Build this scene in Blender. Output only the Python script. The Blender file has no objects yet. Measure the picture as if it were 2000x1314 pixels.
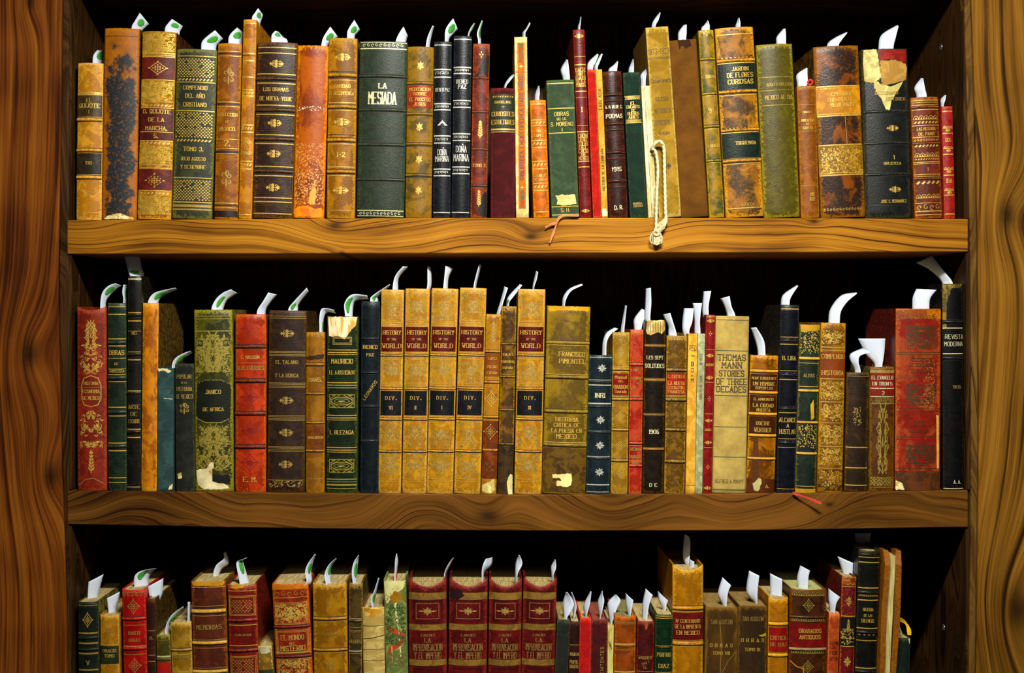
import bpy, math, random
from mathutils import Vector

# ---------------------------------------------------------------- camera, light, exposure
S = 1.0 / 1430.0            # metres per photo pixel on the plane of the book spines
D = 2.0                     # camera distance from that plane
CX, CY = 950.0, 620.0       # where the camera axis meets the picture
scene = bpy.context.scene
COL = scene.collection

cam_d = bpy.data.cameras.new('camera')
cam = bpy.data.objects.new('camera', cam_d); COL.objects.link(cam)
cam.location = (0, -D, 0); cam.rotation_euler = (math.radians(90), 0, 0)
cam_d.sensor_width = 36.0
cam_d.lens = 36.0 * D / (2000 * S)
cam_d.shift_x = (1000 - CX) / 2000
cam_d.shift_y = (CY - 657) / 2000
cam_d.clip_start = 0.05
scene.camera = cam

world = bpy.data.worlds.new('world'); scene.world = world; world.use_nodes = True
world.node_tree.nodes['Background'].inputs[0].default_value = (0.80, 0.90, 1.0, 1)
world.node_tree.nodes['Background'].inputs[1].default_value = 0.03

def area(name, loc, target, sx, sy, power, col, spread=180):
    l = bpy.data.lights.new(name, 'AREA'); l.shape = 'RECTANGLE'; l.size = sx; l.size_y = sy
    l.energy = power; l.color = col; l.spread = math.radians(spread)
    o = bpy.data.objects.new(name, l); COL.objects.link(o); o.location = loc
    d = Vector(target) - Vector(loc); o.rotation_euler = d.to_track_quat('-Z', 'Y').to_euler()
    return o
area('ceiling_lamp', (0.17, -1.20, 0.86), (0.10, 0.0, -0.18), 0.42, 0.07, 19.5, (1.0, 0.97, 0.88), 120)
area('fill_light', (0.35, -2.9, 1.55), (0.0, 0.0, -0.1), 1.2, 0.5, 6.5, (1.0, 0.97, 0.90))  # added soft frontal fill that brightens the lower rows
scene.view_settings.view_transform = 'Standard'
scene.view_settings.look = 'None'
scene.view_settings.exposure = 0.0
scene.view_settings.gamma = 1.0
scene.view_settings.use_curve_mapping = False

# ---------------------------------------------------------------- helpers
def lin(h):
    if not isinstance(h, str): return tuple(h)
    h = h.lstrip('#'); out = []
    for i in (0, 2, 4):
        c = int(h[i:i+2], 16) / 255.0
        out.append(c / 12.92 if c <= .04045 else ((c + .055) / 1.055) ** 2.4)
    return (out[0], out[1], out[2], 1.0)

def P(x, y, d=0.0):
    k = S * (D + d) / D
    return Vector(((x - CX) * k, d, (CY - y) * k))

def interp(pts, x):
    if x <= pts[0][0]: return pts[0][1]
    for (a, b), (c, d) in zip(pts, pts[1:]):
        if x <= c:
            t = (x - a) / (c - a)
            return b + (d - b) * t
    return pts[-1][1]

def smooth(pts, n=40):
    """dense, rounded version of a polyline of (x, y) control points"""
    a, b = pts[0][0], pts[-1][0]; out = []
    w = (b - a) * 0.07
    for i in range(n + 1):
        x = a + (b - a) * i / n
        s = sum(interp(pts, x + w * k) for k in (-1, -.5, 0, .5, 1)) / 5
        out.append((x, s))
    return out

def empty(name, loc, label, cat, group=None):
    o = bpy.data.objects.new(name, None); COL.objects.link(o); o.location = loc
    o.empty_display_size = 0.02
    tag(o, label, cat, group); return o

def tag(o, label=None, cat=None, group=None, kind=None):
    if label: o['label'] = label
    if cat: o['category'] = cat
    if group: o['group'] = group
    if kind: o['kind'] = kind
    return o

def mesh_obj(name, verts, faces, mats, fmat=None, parent=None, smooth_shade=False, wear=None):
    me = bpy.data.meshes.new(name)
    me.from_pydata([tuple(v) for v in verts], [], faces)
    for m in mats: me.materials.append(m)
    if fmat: me.polygons.foreach_set('material_index', fmat)
    if smooth_shade is True: me.polygons.foreach_set('use_smooth', [True] * len(me.polygons))
    elif smooth_shade: me.polygons.foreach_set('use_smooth', smooth_shade)
    if wear is not None:
        at = me.attributes.new('wear', 'FLOAT', 'POINT'); at.data.foreach_set('value', wear)
    me.update()
    o = bpy.data.objects.new(name, me); COL.objects.link(o)
    if parent: o.parent = parent
    return o

def box(x0, x1, y0, y1, z0, z1):
    v = [(x0,y0,z0),(x1,y0,z0),(x1,y1,z0),(x0,y1,z0),(x0,y0,z1),(x1,y0,z1),(x1,y1,z1),(x0,y1,z1)]
    f = [(0,3,2,1),(4,5,6,7),(0,1,5,4),(1,2,6,5),(2,3,7,6),(3,0,4,7)]
    return v, f

# ---------------------------------------------------------------- materials
class NT:
    def __init__(s, name):
        s.m = bpy.data.materials.new(name); s.m.use_nodes = True
        s.t = s.m.node_tree; s.n = s.t.nodes; s.l = s.t.links
        s.b = s.n['Principled BSDF']
    def node(s, typ, **kw):
        n = s.n.new(typ)
        for k, v in kw.items(): setattr(n, k, v)
        return n
    def put(s, sock, v):
        if isinstance(v, bpy.types.NodeSocket): s.l.new(v, sock)
        else: sock.default_value = v
    def math(s, op, a, b=0.0, c=None):
        n = s.node('ShaderNodeMath', operation=op); s.put(n.inputs[0], a); s.put(n.inputs[1], b)
        if c is not None: s.put(n.inputs[2], c)
        return n.outputs[0]
    def vmath(s, op, a, b):
        n = s.node('ShaderNodeVectorMath', operation=op); s.put(n.inputs[0], a); s.put(n.inputs[1], b)
        return n.outputs[0]
    def noise(s, vec, scale, detail=3, rough=.55, dist=0):
        n = s.node('ShaderNodeTexNoise'); s.put(n.inputs['Vector'], vec)
        n.inputs['Scale'].default_value = scale; n.inputs['Detail'].default_value = detail
        n.inputs['Roughness'].default_value = rough; n.inputs['Distortion'].default_value = dist
        return n.outputs['Fac']
    def ramp(s, fac, stops):
        n = s.node('ShaderNodeValToRGB'); cr = n.color_ramp
        while len(cr.elements) < len(stops): cr.elements.new(0.5)
        for e, (p, c) in zip(cr.elements, stops):
            e.position = p; e.color = c if len(c) == 4 else (*c, 1)
        s.put(n.inputs[0], fac); return n.outputs[0]
    def maprange(s, v, a, b, c=0.0, d=1.0):
        n = s.node('ShaderNodeMapRange'); n.interpolation_type = 'SMOOTHSTEP'
        s.put(n.inputs[0], v)
        for i, x in enumerate((a, b, c, d)): n.inputs[i+1].default_value = x
        return n.outputs[0]
    def mix(s, f, a, b, mode='MIX'):
        n = s.node('ShaderNodeMix', data_type='RGBA', blend_type=mode)
        s.put(n.inputs[0], f); s.put(n.inputs[6], a); s.put(n.inputs[7], b)
        return n.outputs[2]
    def bump(s, h, strength, dist):
        n = s.node('ShaderNodeBump'); n.inputs['Strength'].default_value = strength
        n.inputs['Distance'].default_value = dist; s.put(n.inputs['Height'], h)
        s.l.new(n.outputs[0], s.b.inputs['Normal'])

_mc = {}
def rich(h):
    """leather dyes are deeper than a quick eye-dropper reading: lift the chroma of the warm ones"""
    r, g, b, a = lin(h)
    if r <= b * 1.5 or g > r * .98: return (r, g, b, 1)
    m = (r + g + b)/3; k = 1.16 if g > .22*r else 1.0
    if k == 1.0: return (r*.94, g*1.02, b*.7, 1)
    q = [max(.0008, (m + (c - m)*k)*1.08) for c in (r, g, b)]
    return (q[0], q[1], q[2], 1)
def leather(c1, c2=None, amt=.45, scale=70, rough=.48, wear=None, kind='leather', edge=.12, stretch=1.0, wearlvl=1.0, ctr=0.0):
    """c1 ground colour, c2 mottling colour covering roughly amt of the surface, wear = rubbed colour"""
    burlap = kind == 'burlap'
    if burlap: kind = 'cloth'
    key = (burlap, c1, c2, amt, scale, rough, wear, kind, edge, stretch, wearlvl, ctr)
    if key in _mc: return _mc[key]
    t = NT({'leather': 'book_leather', 'cloth': 'book_cloth', 'paper': 'book_paper'}[kind])
    tc = t.node('ShaderNodeTexCoord'); oi = t.node('ShaderNodeObjectInfo')
    off = t.math('MULTIPLY', oi.outputs['Random'], 17.3)
    cx = t.node('ShaderNodeCombineXYZ'); t.put(cx.inputs[0], off); t.put(cx.inputs[1], off); t.put(cx.inputs[2], off)
    vec = t.vmath('ADD', tc.outputs['Object'], cx.outputs[0])
    if stretch != 1.0:
        vec = t.vmath('MULTIPLY', vec, (1.0, 1.0, 1.0 / stretch))
    A = rich(c1)
    dark = (A[0]*.72, A[1]*.68, A[2]*.62, 1); lite = (min(A[0]*1.3, 1), min(A[1]*1.3, 1), min(A[2]*1.25, 1), 1)
    f1 = t.noise(vec, 45, 5, .65)
    col = t.ramp(f1, [(.33, dark), (.5, A), (.68, lite)])
    if c2:
        f2 = t.noise(vec, scale, 5, .62, .6)
        m = t.maprange(f2, .62 - amt*.32 - edge*.5, .62 - amt*.32 + edge*.5)
        fine = t.noise(vec, scale*6, 3, .6)
        m = t.math('MULTIPLY', m, t.maprange(fine, .28, .5, .45, 1))
        if ctr:       # stain gathers along the middle of the spine
            sp0 = t.node('ShaderNodeSeparateXYZ'); t.put(sp0.inputs[0], tc.outputs['Object'])
            ax = t.math('ABSOLUTE', sp0.outputs[0])
            wob = t.math('MULTIPLY', t.math('SUBTRACT', t.noise(vec, 48, 5, .7), .5), ctr*3.2)
            m = t.math('MULTIPLY', m, t.maprange(t.math('ADD', ax, wob), ctr*1.0, ctr*.7))
            m = t.math('MULTIPLY', m, t.maprange(t.math('ADD', sp0.outputs[2], t.math('MULTIPLY', wob, 3)), .235, .20))
        col = t.mix(m, col, rich(c2))
    w = t.node('ShaderNodeAttribute', attribute_name='wear')
    wc = rich(wear) if wear else (min(A[0]*1.6+.06, 1), min(A[1]*1.5+.035, 1), min(A[2]*1.3+.008, 1), 1)
    f3 = t.noise(vec, 330, 4, .7)
    wm = t.math('MULTIPLY', t.math('ADD', w.outputs['Fac'], t.math('MULTIPLY', t.math('SUBTRACT', f3, .5), 1.7)), wearlvl)
    wm = t.maprange(wm, .38, .72)
    if kind != 'paper': col = t.mix(t.math('MULTIPLY', wm, .8), col, wc)
    scr = t.noise(t.vmath('MULTIPLY', vec, (1, 1, .25)), 520, 2, .5)      # scuffs
    sm = t.maprange(scr, .70, .78)
    col = t.mix(t.math('MULTIPLY', sm, .22), col, wc)
    t.put(t.b.inputs['Base Color'], col)
    t.put(t.b.inputs['Roughness'], rough)
    t.b.inputs['Specular IOR Level'].default_value = {'leather': .24, 'cloth': .15, 'paper': .2}[kind]
    if kind == 'leather':
        v = t.node('ShaderNodeTexVoronoi'); v.inputs['Scale'].default_value = 520; t.put(v.inputs['Vector'], vec)
        h = t.math('ADD', t.math('MULTIPLY', v.outputs['Distance'], .5), t.math('MULTIPLY', f3, .9))
        t.bump(h, .35, .0006)
    elif kind == 'cloth':
        sp = t.node('ShaderNodeSeparateXYZ'); t.put(sp.inputs[0], tc.outputs['Object'])
        a = t.math('SINE', t.math('MULTIPLY', sp.outputs[0], 4200)); b = t.math('SINE', t.math('MULTIPLY', sp.outputs[2], 4200))
        wv = t.math('MULTIPLY', a, b)
        t.put(t.b.inputs['Base Color'], t.mix(t.maprange(wv, -.6, .3, .55 if burlap else .2, 0), col, (A[0]*.35, A[1]*.32, A[2]*.28, 1)))
        t.bump(wv, .45, .0005)
    else:
        t.bump(f3, .2, .0004)
    _mc[key] = t.m
    return t.m

def cloth(c1, c2=None, **k): return leather(c1, c2, kind='cloth', rough=k.pop('rough', .8), **k)
def paper(c1, c2=None, **k): return leather(c1, c2, kind='paper', rough=k.pop('rough', .75), **k)

def ink(c, rough=.5, metal=0.0, flake=0.0, name='ink'):
    key = ('ink', c, rough, metal, flake)
    if key in _mc: return _mc[key]
    t = NT(name)
    tc = t.node('ShaderNodeTexCoord')
    f = t.noise(tc.outputs['Object'], 420, 3, .7)
    A = lin(c)
    col = t.ramp(f, [(.30, (A[0]*.55, A[1]*.5, A[2]*.45, 1)), (.52, A), (.7, (min(A[0]*1.25,1), min(A[1]*1.25,1), min(A[2]*1.2,1), 1))])
    t.put(t.b.inputs['Base Color'], col)
    t.b.inputs['Roughness'].default_value = rough; t.b.inputs['Metallic'].default_value = metal
    _mc[key] = t.m; return t.m

GOLD = lambda: ink('d9b04a', .38, .35, name='gilt')
PALE = lambda: ink('e2d9a4', .42, .25, name='pale_gilt')
DULL = lambda: ink('a8883c', .5, .3, name='dull_gilt')

def pages(c, c2):
    key = ('pages', c, c2)
    if key in _mc: return _mc[key]
    t = NT('page_edges'); tc = t.node('ShaderNodeTexCoord')
    v = t.vmath('MULTIPLY', tc.outputs['Object'], (1.0, .03, .03))
    f = t.noise(v, 900, 3, .7); g = t.noise(tc.outputs['Object'], 30, 3, .6)
    col = t.mix(t.maprange(f, .35, .65), lin(c2), lin(c))
    col = t.mix(t.maprange(g, .4, .7, 0, .5), col, lin(c2))
    t.put(t.b.inputs['Base Color'], col); t.b.inputs['Roughness'].default_value = .85
    t.b.inputs['Specular IOR Level'].default_value = .1
    t.bump(f, .6, .0006)
    _mc[key] = t.m; return t.m

def slip_mat():
    if 'slip' in _mc: return _mc['slip']
    t = NT('white_slip_paper'); t.b.inputs['Base Color'].default_value = (.63, .69, .80, 1)
    t.b.inputs['Roughness'].default_value = .6; t.b.inputs['Specular IOR Level'].default_value = .2
    tc = t.node('ShaderNodeTexCoord'); t.bump(t.noise(tc.outputs['Object'], 120, 3), .15, .0006)
    _mc['slip'] = t.m; return t.m

def walnut(name, axis, stops, knots=(), fr=30.0, warp=.05, seed=0.0, along=2.2, across=10.0, line=.17):
    """axis = grain direction ('x' or 'z'); knots = [(x, z, radius)] in world metres"""
    t = NT(name); tc = t.node('ShaderNodeTexCoord')
    sp = t.node('ShaderNodeSeparateXYZ'); t.put(sp.inputs[0], tc.outputs['Object'])
    gx, gz = (sp.outputs[0], sp.outputs[2]) if axis == 'x' else (sp.outputs[2], sp.outputs[0])
    gy = sp.outputs[1]
    acr = t.math('ADD', gz, t.math('MULTIPLY', gy, .6))
    core = None
    for (kx, kz, r) in knots:
        a, b = (kx, kz) if axis == 'x' else (kz, kx)
        dx = t.math('DIVIDE', t.math('SUBTRACT', gx, a), r * 1.9); dz = t.math('DIVIDE', t.math('SUBTRACT', gz, b), r)
        r2 = t.math('ADD', t.math('MULTIPLY', dx, dx), t.math('MULTIPLY', dz, dz))
        g = t.math('POWER', 2.718, t.math('MULTIPLY', r2, -.35))
        acr = t.math('ADD', acr, t.math('MULTIPLY', g, r * 1.3))
        c = t.math('POWER', 2.718, t.math('MULTIPLY', r2, -3.2))
        core = c if core is None else t.math('MAXIMUM', core, c)
    cv = t.node('ShaderNodeCombineXYZ')
    t.put(cv.inputs[0], t.math('MULTIPLY', gx, along)); t.put(cv.inputs[1], t.math('ADD', t.math('MULTIPLY', acr, across), seed)); t.put(cv.inputs[2], seed)
    n1 = t.noise(cv.outputs[0], 1.0, 2, .4)
    n2 = t.noise(cv.outputs[0], 4.5, 3, .6)
    ring = t.math('ADD', t.math('MULTIPLY', acr, fr), t.math('ADD', t.math('MULTIPLY', n1, fr*warp*8), t.math('MULTIPLY', n2, fr*warp*.25)))
    fr_ = t.math('FRACT', ring)
    saw = t.ramp(fr_, [(0.0, (.05,.05,.05)), (.66, (.15,.15,.15)), (.90, (1,1,1)), (1.0, (.05,.05,.05))])
    lv = t.node('ShaderNodeCombineXYZ'); t.put(lv.inputs[0], t.math('FLOOR', ring)); t.put(lv.inputs[1], t.math('MULTIPLY', gx, 3)); t.put(lv.inputs[2], seed)
    sel = t.maprange(t.noise(lv.outputs[0], .93, 2, .5), .42, .66)          # only some rings stand out
    fv = t.node('ShaderNodeCombineXYZ')
    t.put(fv.inputs[0], t.math('MULTIPLY', gx, 7)); t.put(fv.inputs[1], t.math('MULTIPLY', t.math('ADD', acr, t.math('MULTIPLY', n1, warp*8)), 380)); t.put(fv.inputs[2], gy)
    pore = t.noise(fv.outputs[0], 1.0, 3, .6)
    st = t.node('ShaderNodeCombineXYZ')
    t.put(st.inputs[0], t.math('MULTIPLY', gx, 1.6)); t.put(st.inputs[1], t.math('MULTIPLY', t.math('ADD', acr, t.math('MULTIPLY', n1, warp*8)) , 85)); t.put(st.inputs[2], seed)
    streak = t.noise(st.outputs[0], 1.0, 4, .6)
    bv = t.node('ShaderNodeCombineXYZ')
    t.put(bv.inputs[0], t.math('MULTIPLY', gx, 7.0)); t.put(bv.inputs[1], t.math('MULTIPLY', acr, 3.5)); t.put(bv.inputs[2], seed)
    big = t.noise(bv.outputs[0], 1.0, 2, .5)                               # broad figure across the board
    f = t.math('ADD', t.math('MULTIPLY', pore, .36), t.math('MULTIPLY', streak, .62))
    f = t.math('ADD', f, t.math('MULTIPLY', t.math('SUBTRACT', big, .5), .32))
    f = t.math('SUBTRACT', f, t.math('MULTIPLY', t.math('MULTIPLY', saw, sel), line))
    f = t.maprange(f, .16, .70)
    col = t.ramp(f, [(p, lin(c)) for p, c in stops])
    if core is not None: col = t.mix(t.math('MULTIPLY', core, .85), col, lin('1a0e06'))
    t.put(t.b.inputs['Base Color'], col)
    t.b.inputs['Roughness'].default_value = .5
    t.b.inputs['Specular IOR Level'].default_value = .08
    t.bump(pore, .25, .0005)
    return t.m
# ---------------------------------------------------------------- engraved lettering: strokes on a 4 x 6 grid
GL = {'A':'00 26 40|12 32','B':'00 06 36 45 44 33 03|33 42 41 30 00','C':'45 36 16 05 01 10 30 41','D':'00 06 26 45 41 20 00',
'E':'46 06 00 40|03 33','F':'46 06 00|03 33','G':'45 36 16 05 01 10 30 41 43 23','H':'06 00|46 40|03 43','I':'06 00','J':'36 31 20 10 01',
'K':'06 00|46 03|13 40','L':'06 00 40','M':'00 06 23 46 40','N':'00 06 40 46','O':'16 05 01 10 30 41 45 36 16','P':'00 06 36 45 44 33 03',
'Q':'16 05 01 10 30 41 45 36 16|22 40','R':'00 06 36 45 44 33 03|23 40','S':'45 36 16 05 04 13 33 42 41 30 10 01','T':'06 46|26 20',
'U':'06 01 10 30 41 46','V':'06 20 46','W':'06 10 23 30 46','X':'06 40|46 00','Y':'06 23 46|23 20','Z':'06 46 00 40',
'0':'16 05 01 10 30 41 45 36 16','1':'05 16 10','2':'05 16 36 45 44 00 40','3':'05 16 36 45 44 33 23|33 42 41 30 10 01','4':'30 36 02 42',
'5':'46 06 03 33 42 41 30 10 01','6':'36 16 05 01 10 30 41 42 33 03','7':'06 46 10','8':'16 05 04 13 33 42 41 30 10 01 02 13|33 44 45 36 16',
'9':'44 33 13 04 05 16 36 45 41 30 10','.':'00 01','-':'13 33',"'":'06 05',',':'01 00','(':'26 04 02 20',')':'06 24 22 00','&':'40 05 16 25 01 10 30 42',
'a':'04 24 33 30|32 12 01 10 30','b':'06 00 30 32 04','c':'34 14 03 01 10 30','e':'02 32 33 24 14 03 01 10 30','i':'04 00|05 06','n':'04 00|03 24 33 30',
't':'16 11 20|04 24','r':'04 00|02 13 24','u':'04 01 10 30|34 30','o':'14 03 01 10 20 31 33 24 14','m':'04 00|03 14 23 20|23 34 43 40','d':'36 30 10 01 03 14 34',
's':'34 14 03 12 21 10 00','g':'34 14 03 02 11 31|34 30','l':'06 00','q':'34 14 03 01 10 30'}

def glyph(ch):
    if ch == 'Ñ': s = GL['N'] + '|17 28 37'
    elif ch == 'Ó': s = GL['O'] + '|17 28'
    else: s = GL.get(ch, '')
    st = [[(int(q[0]), int(q[1])) for q in p.split()] for p in s.split('|') if p]
    w = max([q[0] for p in st for q in p] or [2])
    return st, w

def text_strokes(txt, cx, cz, h, maxw, bold=1.0, serif=True, track=1.0):
    """list of (polyline, width) in px units, centred on (cx, cz); z up"""
    gl = [glyph(c) for c in txt]
    gap = 1.9 * track; h = h * .92; maxw = maxw * .95; bold = bold * (1.05 if serif else .85)
    tot = sum(w + gap for _, w in gl) - gap
    u = h / 6.0; ux = u * .95
    if tot * ux > maxw: ux = maxw / tot
    x = cx - tot * ux / 2; out = []
    um = min(u, ux*1.25); th = max(um * 1.0 * bold, .5); th = min(th, h*.2*max(bold, 1))
    for st, w in gl:
        for p in st:
            q = [(x + a * ux, cz - h/2 + b * u) for a, b in p]
            for a_, b_ in zip(q, q[1:]):
                flat_ = abs(b_[0]-a_[0]) > 1.8*abs(b_[1]-a_[1])
                out.append(([a_, b_], th*(.62 if flat_ and serif else 1)))
            if serif:
                for (a, b) in (p[0], p[-1]):
                    if b in (0, 6) and p[0] != p[-1]:
                        xx, zz = x + a*ux, cz - h/2 + b*u
                        out.append(([(xx - ux*1.0, zz), (xx + ux*1.0, zz)], th * .6))
        x += (w + gap) * ux
    return out

# ---------------------------------------------------------------- gold tooling motifs, unit size
def spiral(cx, cy, r, a0, turns, n=14):
    return [(cx + r*(1 - .85*i/n)*math.cos(a0 + turns*6.283*i/n), cy + r*(1 - .85*i/n)*math.sin(a0 + turns*6.283*i/n)) for i in range(n+1)]
def leaf(cx, cy, ang, L, W):
    c, s = math.cos(ang), math.sin(ang)
    return [(cx + c*a - s*b, cy + s*a + c*b) for a, b in ((0,0),(L*.35,W*.5),(L*.7,W*.42),(L,0),(L*.7,-W*.42),(L*.35,-W*.5))]
def motif(kind):
    """returns (polys, lines[(pts, w)]) in [-1,1]^2"""
    po, li = [], []
    if kind == 'fleur':
        for k in range(4):
            a = k * math.pi/2; po.append(leaf(.12*math.cos(a), .12*math.sin(a), a, .8, .36))
            b = a + math.pi/4; po.append(leaf(.2*math.cos(b), .2*math.sin(b), b, .42, .3))
            li.append((spiral(.62*math.cos(b), .62*math.sin(b), .2, b, .8, 8), .08))
        po.append(leaf(-.14, 0, 0, .28, .28))
    elif kind == 'flower':      # wide, curled
        po.append(leaf(-.25, 0, 0, .5, .6))
        for s in (1, -1):
            po.append(leaf(.2*s, 0, 0 if s > 0 else math.pi, .8, .3))
            for v in (1, -1):
                li.append((spiral(.42*s, .42*v, .3, -1.57*v*s, .95*s*v, 9), .11))
                po.append(leaf(.05*s, .15*v, 1.57*v, .75, .28))
                po.append(leaf(.62*s, .12*v, .7*v if s > 0 else math.pi-.7*v, .3, .2))
    elif kind == 'diamond':
        li.append(([(0,1),(1,0),(0,-1),(-1,0),(0,1)], .1))
        for i in range(-2, 3):
            for j in range(-2, 3):
                if abs(i) + abs(j) <= 2:
                    x, y = i*.28, j*.28; r = .13
                    po.append([(x-r,y),(x,y-r),(x+r,y),(x,y+r)])
        for a in range(4):
            t = a*1.5708; po.append(leaf(math.cos(t)*.95, math.sin(t)*.95, t, .25, .2))
    elif kind == 'thistle':     # squarish tuft
        for k in range(-3, 4):
            a = 1.57 + k*.42; po.append(leaf(0, -.1, a, .95 if k % 2 == 0 else .7, .2))
        for s in (1,-1):
            po.append(leaf(0, -.15, 1.57 - s*1.9, .8, .28)); li.append((spiral(.4*s, -.5, .26, 0, .9*s, 8), .1))
        po.append(leaf(0, -.2, -1.57, .8, .3)); po.append(leaf(-.2, -.1, 0, .4, .35))
    elif kind == 'trefoil':
        for a, r in ((1.57,.42),(3.0,.34),(.14,.34)):
            li.append((spiral(.42*math.cos(a), .35+.42*math.sin(a)*.8, r, a+3.14, .85, 12), .11))
        for s in (1,-1): li.append((spiral(.38*s, -.35, .28, 1.57, -.9*s, 10), .1))
        po.append(leaf(0,.2,-1.57,1.15,.24)); po.append(leaf(0,.2,1.57,.7,.24))
    elif kind == 'spray':
        li.append(([(0,-1),(.08,-.5),(-.08,0),(.05,.5),(0,.9)], .1))
        for k in range(6):
            y = -.8 + k*.3
            for s in (1,-1): po.append(leaf(.03, y, 1.57 - s*1.0, .62 - .05*k, .2))
        po.append(leaf(0,.75,1.57,.35,.3))
    elif kind == 'star':
        for k in range(8):
            a = k*math.pi/4; po.append(leaf(0,0,a,1.0 if k % 4 == 0 else .62 if k%2==0 else .5,.2))
        li.append(([(.3*math.cos(i*.785), .3*math.sin(i*.785)) for i in range(9)], .07))
    elif kind == 'dots':
        for k in range(4):
            a = k*1.5708; po.append(leaf(.25*math.cos(a), .25*math.sin(a), a, .6, .4))
    elif kind == 'chevron':
        po += [[(-1,-.6),(0,.7),(0,.1),(-.55,-.6)],[(1,-.6),(.55,-.6),(0,.1),(0,.7)]]
    elif kind == 'swirl':
        for k in range(3): li.append((spiral(.35*math.cos(k*2.1), .35*math.sin(k*2.1), .5, k*2.1, .9, 12), .1))
    elif kind == 'oval':
        li.append(([(.85*math.cos(i*.3491), .5*math.sin(i*.3491)) for i in range(19)], .09))
        li.append(([(.62*math.cos(i*.3491), .28*math.sin(i*.3491)) for i in range(19)], .07))
        li.append(([(-1,-.85),(1,-.85),(1,.85),(-1,.85),(-1,-.85)], .07))
        for s in (1,-1):
            for v in (1,-1):
                li.append(([(.95*s,.3*v),(.5*s,.8*v)], .1)); li.append(([(.95*s,.1*v),(.15*s,.8*v)], .07)); po.append(leaf(.9*s, .8*v, math.pi if s > 0 else 0, .3, .2))
        po.append(leaf(-.35,0,0,.7,.2))
    elif kind == 'clover':
        for a in (1.57, 3.4, -.26):
            po.append([(.42*math.cos(a)+.4*math.cos(i*.785), .42*math.sin(a)+.4*math.sin(i*.785)) for i in range(8)])
        po.append([(-.1,0),(-.35,-1),(.35,-1),(.1,0)])
    elif kind == 'arab':        # tall mirrored arabesque
        for s in (1,-1):
            for k, (y, r) in enumerate(((-.82,.2),(-.58,.34),(-.25,.42),(.12,.38),(.45,.34),(.78,.22))):
                li.append((spiral(.45*s, y, r*.62, 1.57 if k%2 else -1.57, (.95 if k%2 else -.95)*s, 12), .09))
                po.append(leaf(.1*s, y+.05, .9 if s>0 else 2.24, .5, .1))
            li.append(([(0,-.95),(.5*s,-.72),(.2*s,-.42),(.75*s,-.15),(.25*s,.1),(.7*s,.38),(.2*s,.62),(.4*s,.82),(0,.98)], .07))
        po.append(leaf(0,-1,1.57,.4,.12)); po.append(leaf(0,.6,1.57,.4,.12)); po.append(leaf(0,-.2,1.57,.4,.14))
    return po, li
# ---------------------------------------------------------------- the book builder
SHELF1_TOP = smooth([(100,430.5),(140,430.5),(500,427.5),(900,425.5),(1400,425.5),(1884,427.5),(1930,427.5)])
SHELF1_BOT = smooth([(100,496),(140,496),(1000,494.5),(1884,491.5),(1930,491.5)])
SHELF2_TOP = smooth([(100,957.5),(141,958),(500,962),(1000,966.5),(1500,964),(1889,957.5),(1930,957)])
SHELF2_BOT = smooth([(100,1023),(141,1024),(500,1031),(1000,1037),(1500,1036),(1889,1029),(1930,1029)])
SHELF3_TOP = [(100,1500),(1930,1500)]
BASE = {1: SHELF1_TOP, 2: SHELF2_TOP, 3: SHELF3_TOP}
SHELFNAME = {1: 'top', 2: 'middle', 3: 'bottom'}
BOOKS = {}
CREASE = lambda: ink('150d07', .7, name='crease_shade')  # dark lines that paint shade along both sides of a raised band

class Skin:
    """collects flat shapes in spine px coordinates and wraps them on the curved spine"""
    def __init__(s, w, bulge, off): s.w, s.b, s.off = w, bulge, off; s.v = []; s.f = []; s.m = []; s.mats = []
    def mi(s, mat):
        if mat not in s.mats: s.mats.append(mat)
        return s.mats.index(mat)
    lift = 0.0
    def pt(s, x, z, off=0.0):
        off = off + s.lift
        h = s.w * .496; x = max(-h, min(h, x)); u = 2*x/s.w
        s.v.append((x*S, s.b*u*u - s.off - off, z*S)); return len(s.v) - 1
    def poly(s, pts, mat, off=0.0):
        i = [s.pt(x, z, off) for x, z in pts]
        a = sum(pts[k][0]*pts[(k+1) % len(pts)][1] - pts[(k+1) % len(pts)][0]*pts[k][1] for k in range(len(pts)))
        if a < 0: i.reverse()
        s.f.append(tuple(i)); s.m.append(s.mi(mat))
    def rect(s, x0, x1, z0, z1, mat, off=0.0, n=10):
        n = max(1, int(n * (x1-x0) / s.w + .99))
        for k in range(n):
            a, b = x0 + (x1-x0)*k/n, x0 + (x1-x0)*(k+1)/n
            s.poly([(a,z0),(b,z0),(b,z1),(a,z1)], mat, off)
    def line(s, pts, th, mat, off=0.0, mx=None):
        mx = mx or s.w/9
        for (x0, z0), (x1, z1) in zip(pts, pts[1:]):
            L = math.hypot(x1-x0, z1-z0)
            if L < 1e-6: continue
            dx, dz = (x1-x0)/L, (z1-z0)/L; nx, nz = -dz*th/2, dx*th/2; e = th*.3
            n = max(1, int(abs(x1-x0)/mx + .99))
            for k in range(n):
                a = -e if k == 0 else L*k/n; b = L+e if k == n-1 else L*(k+1)/n
                s.poly([(x0+dx*a-nx, z0+dz*a-nz), (x0+dx*b-nx, z0+dz*b-nz), (x0+dx*b+nx, z0+dz*b+nz), (x0+dx*a+nx, z0+dz*a+nz)], mat, off)
    def motif(s, kind, cx, cz, rx, rz, mat, rot=False):
        po, li = motif(kind)
        for p in po: s.poly([(cx + (y if rot else x)*rx, cz + (x if rot else y)*rz) for x, y in p], mat)
        for p, w in li: s.line([(cx + (y if rot else x)*rx, cz + (x if rot else y)*rz) for x, y in p], max(w*min(rx, rz)*1.1, .7), mat)
    def build(s, name, parent, label=None):
        if not s.f: return None
        o = mesh_obj(name, s.v, s.f, s.mats, s.m, parent)
        if label: o['label'] = label
        return o

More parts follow.
